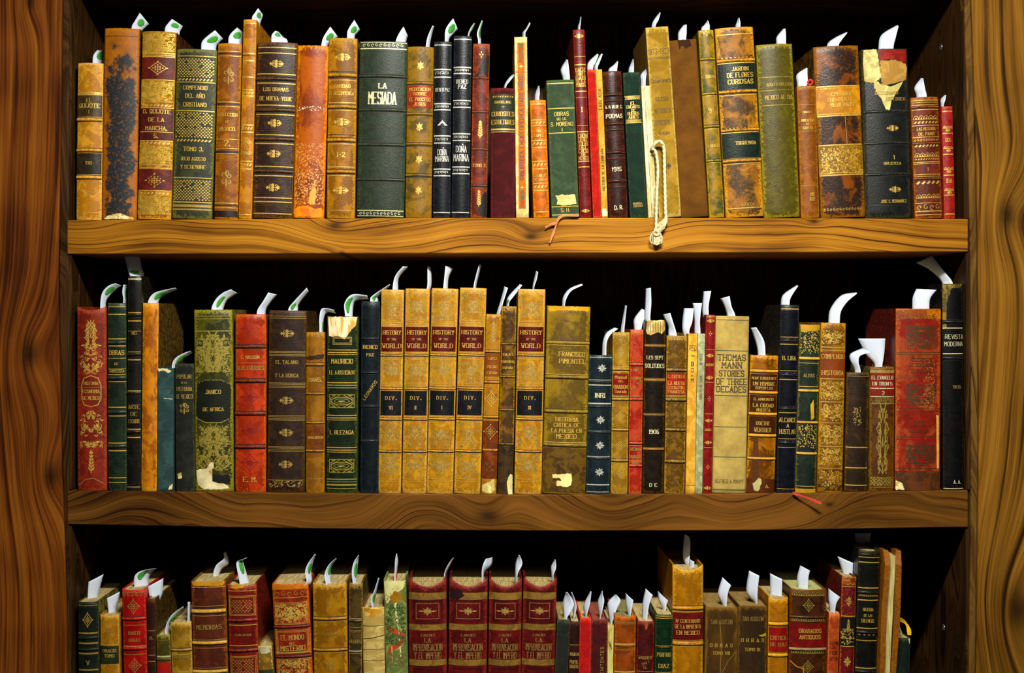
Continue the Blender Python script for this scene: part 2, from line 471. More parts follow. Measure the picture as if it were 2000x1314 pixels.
def pattern(sk, kind, z0, z1, mat, rnd, x0=None, x1=None):
    w = sk.w; a = -w*.44 if x0 is None else x0; b = w*.44 if x1 is None else x1
    H = z1 - z0
    if kind == 'lattice':
        p = 6.2; r = 0; z = z0 + 2
        while z < z1 - 1:
            x = a + (p/2 if r % 2 else 0)
            while x < b:
                if rnd.random() > .08: sk.poly([(x-2.1,z),(x,z-1.5),(x+2.1,z),(x,z+1.5)], mat)
                x += p
            z += 3.1; r += 1
    elif kind == 'weave':
        z = z0 + 1; r = 0
        while z < z1 - .5:
            x = a + rnd.random()*2
            while x < b:
                l = rnd.uniform(1.6, 3.6)
                if rnd.random() > .25: sk.poly([(x,z-.6),(x+l,z-.1),(x+l,z+.8),(x,z+.4)], mat)
                x += l + .9
            z += 2.1; r += 1
    elif kind == 'zig':
        n = max(4, int((b-a)/ max(H*.9, 3))); d = (b-a)/n
        sk.line([(a + d*i/2, z0 + H*(.15 if i % 2 else .85)) for i in range(2*n+1)], max(H*.16, .8), mat)
        sk.line([(a, z0), (b, z0)], .8, mat); sk.line([(a, z1), (b, z1)], .8, mat)
    elif kind == 'rope':
        n = max(4, int((b-a)/max(H*1.1, 2.4))); d = (b-a)/n
        for i in range(n):
            x = a + d*(i+.5); sk.poly([(x-d*.45,z0+H*.3),(x-d*.1,z0+H*.05),(x+d*.45,z0+H*.7),(x+d*.1,z0+H*.95)], mat)
    elif kind == 'scallop':
        n = max(3, int((b-a)/max(H*1.2, 4))); d = (b-a)/n
        for i in range(n):
            x = a + d*(i+.5)
            sk.line([(x - d*.46*math.cos(t*.524), z0 + H*math.sin(t*.524)) for t in range(7)], max(.9, H*.12), mat)
            sk.poly([(x-d*.12,z0),(x+d*.12,z0),(x+d*.12,z0+H*.5),(x-d*.12,z0+H*.5)], mat)
        sk.line([(a, z0), (b, z0)], 1, mat)
    elif kind == 'scroll':
        n = max(2, int((b-a)/(H*.95))); d = (b-a)/n
        for i in range(n):
            x = a + d*(i+.5); sg = 1 if i % 2 else -1
            sk.line([(x + px*d*.5, z0 + H*.5 + py*H*.45) for px, py in spiral(0, 0, 1, 1.57*sg, .9*sg, 9)], max(.8, H*.09), mat)
    elif kind == 'ivy':         # loose scrolls and leaves filling a panel
        n = max(6, int((b-a)*H/70))
        for i in range(n // 2):
            x = rnd.uniform(0.08, .92)*(b-a)/2; z = z0 + rnd.uniform(.06, .94)*H; r = rnd.uniform(2.5, 5.5); q = rnd.uniform(0, 6.28); tn = rnd.choice((.9, -.9))
            for s in (1, -1):
                sk.line([((a+b)/2 + s*(x + px), z + pz) for px, pz in spiral(0, 0, r, q, tn, 9)], rnd.uniform(.8, 1.4), mat)
                sk.poly([((a+b)/2 + s*(x + px), z + pz) for px, pz in leaf(0, 0, q + 2, r*1.5, r*.6)], mat)
    elif kind == 'speck':       # rubbed gold leaf
        for i in range(int((b-a)*H/9)):
            x = rnd.uniform(a, b); z = rnd.uniform(z0, z1); r = rnd.uniform(.6, 2.0)
            sk.poly([(x + r*rnd.uniform(.5, 1.2)*math.cos(t*1.57+.4), z + r*rnd.uniform(.5, 1.2)*math.sin(t*1.57+.4)) for t in range(4)], mat)
    elif kind == 'frame':
        sk.line([(a,z0),(b,z0),(b,z1),(a,z1),(a,z0)], 1.0, mat)
        sk.line([(a+2.5,z0+2.5),(b-2.5,z0+2.5),(b-2.5,z1-2.5),(a+2.5,z1-2.5),(a+2.5,z0+2.5)], .7, mat)
    elif kind == 'key':
        n = max(3, int((b-a)/ (H*.9))); d = (b-a)/n
        for i in range(n):
            x = a + d*i
            sk.line([(x,z0+H*.2),(x,z0+H*.8),(x+d*.7,z0+H*.8),(x+d*.7,z0+H*.4),(x+d*.35,z0+H*.4)], .8, mat)

def book(row, tl, tr, top, bl, br, nm, mat, els=(), cover=None, flat=False, dip=0.0, depth=None, board=2.4, pg=('d8c48c','9a8248'),
         rag=0.0, bulge=None, back=0.0, bandc=None, gold=None, pgdrop=4.0, ybot=None, square=0.0):
    base_y = interp(BASE[row], (bl + br)/2)
    if row == 3:        # the frame cuts these books at 1314; carry their edges on down to the shelf
        k = (base_y - top) / (1314.0 - top); bl = tl + (bl - tl)*k; br = tr + (br - tr)*k
    W = ((tr - tl) + (br - bl)) / 2 - .7
    cb, ct = (bl + br)/2, (tl + tr)/2
    Hh = base_y - top; lean = math.atan2(ct - cb, Hh)
    H = Hh / math.cos(lean)
    g = gold or GOLD()
    d0 = .004 + back
    kk = (D + d0)/D
    root = empty('book', P(cb, base_y, d0) + Vector((0, 0, W/2*S*abs(math.sin(lean)))), None, 'book', 'antique books on the %s shelf' % SHELFNAME[row])
    root['label'] = nm
    root.rotation_euler = (0, lean, 0)
    if bulge is None: bulge = 0.0006 if flat else min(.0055, W*S*.15)
    rnd = random.Random(int(tl)*7 + row*1000 + int(top))
    key = (row, len([1 for q in BOOKS if q[0] == row]) + 1)
    zf = lambda y: (base_y - y) / math.cos(lean)
    # spine: closed shell with rounded back and rolled head
    N = 16; lev = []
    M = 26
    for j in range(M + 1): lev.append((j / M, 0.0))
    V, F, Wr, sm = [], [], [], []
    n = N + 3
    rows = []
    def ring(t, push, up):
        idx = []
        for i in range(N + 1):
            u = -1 + 2*i/N
            ztop = H - dip*(1-u*u)
            if rag: ztop -= rag*(.5 + .5*math.sin(i*2.3 + tl)) * abs(math.sin(i*1.1 + top))
            z = t*ztop + up
            y = bulge*u*u + push
            x = u*W/2*(1 - (.0 if not push else push*40))
            V.append((x*S, y, z*S)); idx.append(len(V)-1)
            e = max(0, (abs(u) - .72)/.28)
            dz = min(t*ztop, ztop - t*ztop)
            hd = max(0, 1 - dz/5.0)
            Wr.append(min(1, .16 + .62*e + .55*hd))
        for i in range(N, -1, -1):
            u = -1 + 2*i/N
            zt = H - dip*(1-u*u) - .3
            V.append((u*W/2*S*.99, bulge*u*u + .0017, (t*zt + min(up, 0) if t > 0 else 0)*S)); idx.append(len(V)-1); Wr.append(.3)
        rows.append(idx)
    ring(0, .0010, 0); ring(0, .0003, .9); 
    for j in range(1, M): ring(j/M, 0, 0)
    ring(1, 0, -1.6); ring(1, .0004, -.5); ring(1, .0013, 0)
    n = 2*(N + 1)
    for a, b in zip(rows, rows[1:]):
        for i in range(n):
            k = (i+1) % n; F.append((a[i], a[k], b[k], b[i])); sm.append(i < N)
    for i in range(N):
        r0 = rows[0]; F.append((r0[i], r0[n-1-i], r0[n-2-i], r0[i+1])); sm.append(False)
        r1 = rows[-1]; F.append((r1[i], r1[i+1], r1[n-2-i], r1[n-1-i])); sm.append(False)
    fm = [0]*len(F); mats = [mat]
    # decoration
    sk = Skin(W, bulge, .00012)                      # tooling, merged into the spine
    labels = []; letters = []
    hw = W*.485
    for ei, e in enumerate(els):
        k = e[0]; sk.lift = ei*.000012
        if k == 'g':
            th = e[2] if len(e) > 2 else 1.3; sk.rect(-hw, hw, zf(e[1])-th/2, zf(e[1])+th/2, e[3] if len(e) > 3 else g)
        elif k == 'g2':
            for s in (-1, 1): sk.rect(-hw, hw, zf(e[1])+s*e[2]/2-.55, zf(e[1])+s*e[2]/2+.55, e[3] if len(e) > 3 else g)
        elif k == 'd':
            th = e[2] if len(e) > 2 else 1.2; sk.rect(-hw, hw, zf(e[1])-th/2, zf(e[1])+th/2, ink('1c120a', .6))
        elif k == 'c':                                # stained or coloured zone of the leather
            sk.rect(-W*.496, W*.496, zf(e[2]), zf(e[1]), e[3], n=14)
        elif k == 'b':
            th = (e[2] if len(e) > 2 else 8)*.5; hgt = .0021 * min(1.25, th/4+.2); zc = zf(e[1])
            bm = e[3] if len(e) > 3 else (bandc or mat)
            v, f, wr = [], [], []; R = 8
            for r in range(R+1):
                a = math.pi*r/R; zz = zc - th*math.cos(a); yy = hgt*math.sin(a)
                for i in range(N+1):
                    u = -1 + 2*i/N; v.append((u*W/2*S*1.002, bulge*u*u - yy + .00012, zz*S)); wr.append(.25 + .5*math.sin(a)**4*(.6+.4*abs(u)))  # rubbed crest also paints a highlight along the band
            for r in range(R):
                for i in range(N):
                    q = r*(N+1)+i; f.append((q, q+1, q+N+2, q+N+1))
            mesh_obj('raised_band', v, f, [bm], parent=root, smooth_shade=True, wear=wr)
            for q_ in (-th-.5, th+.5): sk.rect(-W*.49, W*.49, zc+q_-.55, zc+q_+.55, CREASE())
        elif k == 'L':
            lb = Skin(W, bulge, .00062); fx = e[4] if len(e) > 4 else .485
            lb.rect(-W*fx, W*fx, zf(e[2]), zf(e[1]), e[3], n=16)
            o = lb.build('title_label', root); labels.append((zf(e[2]), zf(e[1]), o))
        elif k in ('t', 'v'):
            letters.append(e)
        elif k == 'o':
            sz = e[3]; rx = sz if not isinstance(sz, tuple) else sz[0]; rz = sz if not isinstance(sz, tuple) else sz[1]
            x = e[4] if len(e) > 4 else 0; sk.motif(e[2], x, zf(e[1]), min(rx, W*.47), rz, e[5] if len(e) > 5 else g)
        elif k == 'P':
            m_ = e[4] if len(e) > 4 and e[4] else g
            xa = e[5] if len(e) > 5 else None; xb = e[6] if len(e) > 6 else None
            pattern(sk, e[3], zf(e[2]), zf(e[1]), m_, rnd, None if xa is None else xa*W, None if xb is None else xb*W)
        elif k == 'x':                                # torn or stained patch, outline (fraction of width, y)
            pts = [(fx*W, zf(yy)) for fx, yy in e[1]]
            out = []
            for (a, b), (c, d) in zip(pts, pts[1:] + pts[:1]):
                L = math.hypot(c-a, d-b); q = max(1, int(L/3))
                for t in range(q):
                    j = 0 if not t else (.25 if abs(c-a) < 3 else 1.2)
                    out.append((a+(c-a)*t/q + rnd.uniform(-j, j), b+(d-b)*t/q + rnd.uniform(-j, j)))
            # fill in vertical strips so that it follows the curve
            n0 = 22; xs = [min(p[0] for p in out) + (max(p[0] for p in out) - min(p[0] for p in out))*i/n0 for i in range(n0+1)]
            for xa, xb in zip(xs, xs[1:]):
                xm = (xa+xb)/2
                def cross(x):
                    r = []
                    for (a, b), (c, d) in zip(out, out[1:] + out[:1]):
                        if (a <= x < c) or (c <= x < a): r.append(b + (d-b)*(x-a)/(c-a))
                    return sorted(r)
                c0, c1, cm = cross(xa+1e-4), cross(xb-1e-4), cross(xm)
                if len(c0) == len(c1) == len(cm):
                    for i in range(0, len(c0)-1, 2): sk.poly([(xa,c0[i]),(xb,c1[i]),(xb,c1[i+1]),(xa,c0[i+1])], e[2], .0)
                else:
                    for i in range(0, len(cm)-1, 2): sk.poly([(xa,cm[i]),(xb,cm[i]),(xb,cm[i+1]),(xa,cm[i+1])], e[2], .0)
        elif k == 'ln':                               # free line [(fx, y)...]
            sk.line([(fx*W, zf(yy)) for fx, yy in e[1]], e[2], e[3] if len(e) > 3 else g)
    off = len(V)
    for v in sk.v: V.append(v); Wr.append(0.0)
    for f, mm in zip(sk.f, sk.m):
        F.append(tuple(i + off for i in f)); fm.append(1 + mm); sm.append(False)
    mesh_obj('spine', V, F, mats + sk.mats, fm, root, sm, Wr)
    groups = []
    for e in letters:
        if e[0] == 't':
            y, txt, h = e[1], e[2], e[3]; o = e[4] if len(e) > 4 else {}
            zc = zf(y); host = None
            for z0, z1, ob in labels:
                if z0 <= zc <= z1: host = ob
            ls = Skin(W, bulge, .00085 if host else .00075); groups.append((host, ls))
            for p, th in text_strokes(txt, o.get('x', 0), zc, h, W*o.get('fit', .84), o.get('bold', 1), o.get('serif', True), o.get('track', 1)):
                ls.line(p, th, o.get('mat', g), mx=W/6)
        else:
            y0, y1, txt, h = e[1:5]; o = e[5] if len(e) > 5 else {}
            zc = (zf(y0)+zf(y1))/2; L = abs(zf(y0)-zf(y1))
            ls = Skin(W, bulge, .00075); groups.append((None, ls))
            for p, th in text_strokes(txt, 0, 0, h, L, o.get('bold', 1), o.get('serif', False), o.get('track', 1.3)):
                if o.get('down'): q = [(b + o.get('x', 0), zc - a) for a, b in p]
                elif 'ang' in o:
                    c, s_ = math.cos(o['ang']), math.sin(o['ang']); q = [(a*c - b*s_, zc + a*s_ + b*c) for a, b in p]
                else: q = [(-b + o.get('x', 0), zc + a) for a, b in p]
                ls.line(q, th, o.get('mat', g), mx=W/4)
    for host, ls in groups: ls.build('title_lettering', host or root)
    # boards and page block
    dp = depth or min(.205, max(.10, H*S*.66))
    bt = min(board/1000, W*S*.16); y0 = bulge + .0018
    cm = cover or mat
    sq = square*S
    for nm_, x0, x1 in (('front_cover', W/2*S - bt, W/2*S), ('back_cover', -W/2*S, -W/2*S + bt)):
        zt = H*S + sq
        v, f = box(x0, x1, y0, dp, 0, zt)
        # soften the outer front edge
        mesh_obj(nm_, v, f, [cm], parent=root, wear=[.45]*8)
    pt = H*S - min(pgdrop, 9)/1000 - dip*S*.7
    v, f = box(-W/2*S + bt, W/2*S - bt, y0, dp - .003, .002, pt)
    mesh_obj('page_block', v, f, [pages(*pg)], parent=root)
    BOOKS[key] = dict(root=root, W=W, H=H, lean=lean, nm=nm, cb=cb, ct=ct, base=base_y, ztop=pt, dp=dp, y0=y0, bt=bt, row=row, d0=d0)
    return root

def slip(row, bi, rungs, green=None, desc=None, d=None, color=(.045, .36, .03, 1)):
    """paper slip tucked into book bi of a row; rungs = left/right px positions from its foot to its tip"""
    b = BOOKS[(row, bi)]
    x0, y0 = (rungs[0][0] + rungs[0][2])/2, (rungs[0][1] + rungs[0][3])/2
    ztop = b['root'].location.z + b['ztop']*math.cos(b['lean'])
    if d is None:
        if row == 3:
            q = (CY - y0)*S
            d = D*(ztop/q - 1); d = max(.012, min(.07, d))
        else: d = .022 + ((int(x0)*37) % 17)/1000
    sg = 1 if x0 > CX else -1
    L, R = [], []
    n = len(rungs)
    for i, (lx, ly, rx, ry) in enumerate(rungs):
        wd = .005
        L.append(P(lx, ly, d + sg*wd)); R.append(P(rx, ry, d - sg*wd))
    # foot, hidden between the pages
    l0, r0 = L[0], R[0]
    c = (l0 + r0)/2; hw = (r0 - l0)/2
    lim = max(.001, b['W']*S/2 - b['bt'] - .001)
    zt = min(ztop, c.z) - .014
    fx = b['root'].location.x + math.sin(b['lean'])*(zt - b['root'].location.z)
    m = Vector((max(fx-lim*.6, min(fx+lim*.6, c.x)), c.y, zt))
    hx = min(abs(hw.x), max(.0004, lim - abs(m.x - fx)))
    hv = Vector((math.copysign(hx, hw.x), hw.y, 0))
    L.insert(0, m - hv); R.insert(0, m + hv)
    def cat(p, i, t):
        a, b_, c_, e = p[max(i-1, 0)], p[i], p[i+1], p[min(i+2, len(p)-1)]
        return .5*((2*b_) + (c_-a)*t + (2*a-5*b_+4*c_-e)*t*t + (3*b_-a-3*c_+e)*t**3)
    K = 6; Ls, Rs = [], []
    for i in range(len(L)-1):
        for j in range(K):
            if i == 0:
                Ls.append(L[0].lerp(L[1], j/K)); Rs.append(R[0].lerp(R[1], j/K))
            else: Ls.append(cat(L, i, j/K)); Rs.append(cat(R, i, j/K))
    Ls.append(L[-1]); Rs.append(R[-1])
    def sheet(ls, rs, u0, u1, th, mats, name, parent=None, oval=False):
        U = 4; v, f = [], []
        nl = len(ls)
        cen = []
        for side in (0, 1):
            for k in range(nl):
                l, r = ls[k], rs[k]
                nx = ls[min(k+1, nl-1)] + rs[min(k+1, nl-1)] - ls[max(k-1, 0)] - rs[max(k-1, 0)]
                nr = (r - l).cross(nx)
                nr = nr.normalized() if nr.length > 1e-12 else Vector((0, -1, 0))
                for i in range(U+1):
                    ww = 1.0
                    if oval: ww = max(.25, (1 - (2*k/(nl-1) - 1)**2*.9)**.5)
                    u = (u0+u1)/2 + (u1-u0)*(i/U - .5)*ww
                    p = l.lerp(r, u) + nr*(th/2)*(1 if side else -1)
                    p = p + nr*(math.sin(u*math.pi)*.0006)
                    v.append(p)
        q = nl*(U+1)
        for k in range(nl-1):
            for i in range(U):
                a = k*(U+1)+i; b_ = a+U+1
                f.append((a, a+1, b_+1, b_)); f.append((q+a, q+b_, q+b_+1, q+a+1))
            a = k*(U+1); f.append((a, a+U+1, q+a+U+1, q+a)); a += U; f.append((a, q+a, q+a+U+1, a+U+1))
        for i in range(U):
            f.append((i, q+i, q+i+1, i+1)); a = (nl-1)*(U+1)+i; f.append((a, a+1, q+a+1, q+a))
        return mesh_obj(name, v, f, mats, parent=parent, smooth_shade=True)
    o = sheet(Ls, Rs, 0, 1, .00022, [slip_mat()], 'paper_slip')
    word = desc or ('green-marked paper slip' if green else 'white paper slip')
    txt = word + ' in ' + b['nm']
    if len(txt.split()) > 16: txt = txt.replace('paper ', '', 1)
    if len(txt.split()) > 16: print('LONG', len(txt.split()), txt)
    tag(o, txt, 'bookmark', 'paper slips in the %s shelf books' % SHELFNAME[row])
    if green:
        g0, g1, u0, u1 = green if isinstance(green, tuple) else (.35, .8, .22, .78)
        vis = len(Ls) - K; a = K + int(g0*vis); z = K + int(g1*vis) + 1
        z = min(z, len(Ls)); a = max(0, min(a, z-3))
        m = ink((color[0], color[1], color[2], 1), .6, name='mark_ink')
        sheet(Ls[a:z], Rs[a:z], u0, u1, .00060, [m], 'green_mark' if color[1] > color[0] else 'red_mark', o, True)
    return o
# ---------------------------------------------------------------- the bookcase
case = empty('bookcase', (0, .15, (CY-1500)*S - .11), 'tall walnut bookcase holding three packed rows of antique books', 'bookcase')
org = case.location.copy()
W_UP = [(0,'200d04'),(.3,'421c06'),(.55,'62300a'),(.8,'7e4410'),(1,'905618')]
W_UPR = [(0,'2c1a06'),(.3,'4e2f0a'),(.55,'6e4710'),(.8,'875a18'),(1,'9c6c22')]
W_SH1 = [(0,'3a2005'),(.3,'70420a'),(.55,'925c10'),(.8,'a86e18'),(1,'b87e22')]
W_SH2 = [(0,'1e0e04'),(.3,'402208'),(.55,'58360d'),(.8,'6c4314'),(1,'7a4d1a')]
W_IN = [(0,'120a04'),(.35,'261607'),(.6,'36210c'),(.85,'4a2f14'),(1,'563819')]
def wx(x): return (x - CX)*S
def wz(y): return (CY - y)*S
def place(name, v, f, mat, smooth_shade=False, parent=None):
    o = mesh_obj(name, [Vector(p) - org for p in v], f, [mat], parent=case, smooth_shade=smooth_shade)
    return o
def shelf(top, bot, mat):
    xs = [132 + (1890-132)*i/36 for i in range(37)]
    v, f = [], []; c = .0012
    # rounded front arris: profile of (depth, offset from top, offset from bottom)
    prof = lambda zt, zb: [(.30, zb), (c, zb), (0, zb + c), (0, zt - c), (c*.5, zt - c*.25), (c, zt), (.30, zt)]
    for x in xs:
        for d, z in prof(wz(interp(top, x)), wz(interp(bot, x))): v.append((wx(x), d, z))
    n = 7
    for i in range(len(xs)-1):
        for k in range(n):
            a = i*n + k; b = i*n + (k+1) % n; f.append((a, a+n, b+n, b))
    f.append(tuple(range(n))); f.append(tuple(reversed(range((len(xs)-1)*n, len(xs)*n))))
    return place('shelf', v, f, mat)
def with_origin(kn, z_ref=0):     # knots given in photo px, in object space of the case
    return [(wx(x) - org.x, wz(y) - org.z, r) for x, y, r in kn]
shelf(SHELF1_TOP, SHELF1_BOT, walnut('walnut_shelf_amber', 'x', W_SH1, with_origin([(655,440,.013),(668,494,.005),(1037,462,.010),(1590,432,.007)]), fr=170, warp=.016, seed=3.1, along=2.6, across=2.2, line=.30))
shelf(SHELF2_TOP, SHELF2_BOT, walnut('walnut_shelf_brown', 'x', W_SH2, with_origin([(955,1008,.017),(1620,985,.006),(330,1030,.009)]), fr=130, warp=.026, seed=8.4, along=3.6, across=4, line=.20))
shelf(SHELF3_TOP, [(100,1568),(1930,1568)], walnut('walnut_shelf_low', 'x', W_SH2, fr=80, seed=1.7))
shelf([(100,-108),(1930,-108)], [(100,-40),(1930,-40)], walnut('walnut_shelf_high_shaded', 'x', W_IN, fr=120, warp=.02, seed=5.2))  # same kind of shelf; dark stops paint the shade of its underside
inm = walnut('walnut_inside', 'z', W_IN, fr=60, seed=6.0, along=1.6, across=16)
def column(name, left, right, d0, d1, mat, z0=None, z1=None):
    """upright board between two px edge lines (functions of y)"""
    ys = [-175 + (1610+175)*i/30 for i in range(31)]
    v, f = [], []; c = .0012
    for y in ys:
        l, r = wx(left(y)), wx(right(y))
        v += [(l, d1, wz(y)), (l, d0 + c, wz(y)), (l + c*.6, d0 + c*.15, wz(y)), (l + c, d0, wz(y)), (r - c, d0, wz(y)), (r - c*.6, d0 + c*.15, wz(y)), (r, d0 + c, wz(y)), (r, d1, wz(y))]
    n = 8
    for i in range(len(ys)-1):
        for k in range(n):
            a = i*n + k; b = i*n + (k+1) % n; f.append((a, a+n, b+n, b))
    f.append(tuple(range(n))); f.append(tuple(reversed(range((len(ys)-1)*n, len(ys)*n))))
    return place(name, v, f, mat)
LE = smooth([(-180,126),(0,123),(250,119),(500,115),(700,116),(1000,125),(1314,135),(1620,142)])
RE = smooth([(-180,1889),(0,1896),(250,1904),(500,1909),(850,1911),(1100,1908),(1314,1905),(1620,1900)])
RI = smooth([(-180,1877),(0,1882),(250,1889),(510,1894.5),(900,1896),(1100,1894),(1314,1891),(1620,1886)])
le = lambda y: interp(LE, y); re_ = lambda y: interp(RE, y); ri = lambda y: interp(RI, y)
st_l = walnut('walnut_left_stile', 'z', W_UP, with_origin([(60,690,.02),(100,930,.018),(60,5,.012)]), fr=70, warp=.02, seed=2.2, along=1.0, across=3, line=.16)
st_r = walnut('walnut_right_stile', 'z', W_UPR, with_origin([(1965,420,.02),(1985,1190,.03)]), fr=46, warp=.03, seed=7.7, along=1.3, across=3, line=.34)
column('stile', lambda y: -620, le, -.004, .022, st_l)
column('stile', re_, lambda y: 2560, -.004, .022, st_r)
ed_l = walnut('walnut_left_edging', 'z', W_IN, fr=90, seed=4.0)
ed_r = walnut('walnut_right_edging', 'z', [(0,'2c1a08'),(.4,'4e3312'),(.7,'6a4a1c'),(1,'7c5a26')], fr=90, seed=9.0)
column('edging_strip', lambda y: le(y) + .4, lambda y: max(le(y) + 3, 134 - (14 if y < 0 else 0)*0), 0, .018, ed_l)
column('edging_strip', lambda y: ri(y) + 1.5, lambda y: re_(y) - .4, 0, .018, ed_r)
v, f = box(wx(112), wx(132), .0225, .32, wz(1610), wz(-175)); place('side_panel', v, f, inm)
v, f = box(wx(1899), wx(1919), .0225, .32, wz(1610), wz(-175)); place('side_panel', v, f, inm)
# inner linings just behind the front edges
v, f = box(wx(132), wx(138.5), .004, .318, wz(1610), wz(-175))
# shelves stop against the linings, so the linings are set in the openings between them
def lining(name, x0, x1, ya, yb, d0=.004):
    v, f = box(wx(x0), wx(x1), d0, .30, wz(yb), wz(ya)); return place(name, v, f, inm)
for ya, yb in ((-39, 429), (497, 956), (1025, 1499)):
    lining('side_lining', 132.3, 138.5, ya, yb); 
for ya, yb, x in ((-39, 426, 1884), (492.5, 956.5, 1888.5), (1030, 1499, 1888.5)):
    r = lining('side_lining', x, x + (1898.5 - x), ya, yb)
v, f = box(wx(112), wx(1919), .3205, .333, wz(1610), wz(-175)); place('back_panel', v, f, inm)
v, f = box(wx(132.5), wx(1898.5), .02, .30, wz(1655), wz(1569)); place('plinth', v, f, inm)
steel = ink('b8b4a8', .3, .9, name='steel')
def pin(x, y, wall, side=-1):
    # depth where the panel's inner face projects to photo column x
    dep = D*((wall - CX)/(x - CX)) * 1.0 - D
    k = (D + dep)/D
    X = wx(wall); Z = (CY - y)*S*k
    v, f = [], []; n = 14
    prof = [(.0050, 0), (.0046, .0012), (.0030, .0012), (.0026, .0004)]
    for r, h in prof:
        for i in range(n):
            a = 6.283*i/n; v.append((X - h, dep + r*math.cos(a), Z + r*math.sin(a)))
    for j in range(len(prof)-1):
        for i in range(n):
            f.append((j*n+i, j*n+(i+1) % n, (j+1)*n+(i+1) % n, (j+1)*n+i))
    f.append(tuple(range((len(prof)-1)*n, len(prof)*n)))
    place('cam_screw', v, f, steel, True)
pin(1838, 92, 1884); pin(1843, 1225, 1888.5)
# ---------------------------------------------------------------- top shelf books (left to right; numbers are photo pixels)
BLK = ink('24190f', .6); RED_INK = ink('7d2413', .6); CREAM = paper('e0d2a0', 'b59a5c', amt=.3, scale=120)
SILV = lambda: ink('cfcfc0', .35, .35, name='silver_gilt')
T = dict
tan1 = leather('c08a3e', 'a06a26', amt=.45, scale=60, wear='dcb060')
book(1, 149, 201, 122, 147, 196, 'small tan leather book at left end of top shelf', tan1,
  [('g',181,3),('g',184,1),('g',230,4),('g',236,1),('g',290,3),('g',297,1),('g',342,3),('g',350,1.5),('g',415,1),
   ('L',186,227,leather('45361c','2e2412',rough=.4)),('L',299,340,leather('30281a','221c10',rough=.4)),
   ('t',196,'EL',7),('t',206,'QUIJOTE',8),('t',218,'I',6),('t',318,'1911',6),
   ('o',156,'swirl',8,0,DULL()),('o',263,'swirl',8,0,DULL()),('o',378,'swirl',8,0,DULL()),('b',233,7),('b',293,7),('b',346,7)])
book(1, 202, 272, 54, 197, 265, 'large brown book stained blue-black with torn foot on top shelf', leather('8f5616','20262a',amt=.95,scale=45,rough=.5,edge=.10,wear='a8661e',ctr=.021),
  [('x',[(-.42,427),(-.30,421),(-.1,418),(.05,416),(.2,420),(.42,425),(.42,428),(-.42,428)],CREAM),('d',70,1)], rag=3, bulge=.005, cover=leather('6b3f14','2b2216',amt=.6,scale=40))
qg = cloth('b08a42','8a6426',amt=.4,scale=200)
book(1, 276, 344, 61, 267, 332, 'tall tan woven book banded with maroon and gilt lozenges', leather('a87a34','7a4a1c',amt=.5,scale=60),
  [('c',62,103,qg),('P',64,100,'weave'),('g',104,2),('g',108,1.4),('c',112,155,leather('6a1a14','4e120e')),('g',111,1.2),('g',156,1.4),('o',133,'diamond',(17,12)),
   ('c',158,202,qg),('P',159,200,'weave'),('P',203,209,'rope'),('c',212,274,leather('5c1712','430e0b')),('g',211,1.2),('t',218,'D. QUIJOTE',8),('t',234,'DE LA',8),('t',251,'MANCHA.',8),('g',258,1.3),('t',266,'5.',8),('g',275,1.5),
   ('P',276,283,'rope'),('c',284,321,qg),('P',285,320,'weave'),('g',322,1.4),('g',329,1.6),('c',331,371,leather('6a1a14','4e120e')),('o',353,'diamond',(17,12)),('g',373,1.4),('P',375,381,'rope'),
   ('c',383,421,qg),('P',384,414,'weave'),('g',417,2)], cover=leather('4a2614','2a150b',amt=.5))
book(1, 343, 424, 96, 334, 412, 'dark green book covered in gilt lattice panels beside maroon-banded tan book', leather('34371f','23271c',amt=.5,scale=50,wear='6d6a34'),
  [('g',110,1.5),('P',113,152,'lattice'),('P',153,159,'rope'),('g',161,1.5),('t',172,'COMPENDIO',8,T(fit=.62)),('t',188,'DEL AÑO',8,T(fit=.5)),('t',205,'CRISTIANO',8,T(fit=.6)),('g',217,2),('P',220,270,'lattice'),('P',272,278,'rope'),
   ('t',292,'TOMO 3.',8,T(fit=.5)),('t',311,'JULIO AGOSTO',7,T(fit=.64)),('t',327,'Y SETIEMBRE',7,T(fit=.64)),('g',348,1.5),('P',350,393,'lattice'),('g',396,2),('g',403,5,DULL()),('g',410,3,DULL())], cover=leather('4a3a18','2a2410'))
book(1, 425, 471, 84, 416, 464, 'brown leather book numbered 2 with trefoil gilt ornaments', leather('8a5420','6b3c14',amt=.45,scale=60,wear='b57a30'),
  [('g',100,1.2),('d',104,3),('g',109,1.2),('o',150,'trefoil',(15,18),0,DULL()),('g',199,1.2),('d',203,3),('g',208,1.2),('t',224,'COLECCION',7),('t',238,'DE',5),('t',252,'MEXICO.',7),('g',272,1),('t',280,'2.',12),('g',290,1.2),('d',297,5),('g',300,1.2),
   ('o',350,'trefoil',(15,18),0,DULL()),('g',397,1.4),('d',401,2),('g',406,1.4),('c',412,424,leather('2a2018','1a120c'))])
book(1, 475, 501, 37, 465, 491, 'very tall narrow tan book between trefoil brown book and LOS DRAMAS book', leather('a87030','8a5420',amt=.45,scale=60,wear='cf9644'),
  [('g',45,2),('g',104,2.5),('d',108,1.5),('g',118,2.5),('g',150,2),('g',175,2),('P',177,184,'rope'),('g',187,2.5),('g',244,2.5),('P',246,254,'rope'),('g',258,2.5),('t',278,'CUENTOS',6),('t',289,'EL',6),('t',299,'ERARIO',6),('g',315,2.5),('P',317,325,'rope'),('g',330,2.5),('g',419,2)])
db = leather('38241a','24170f',amt=.45,scale=70,rough=.4,wear='5e4024')
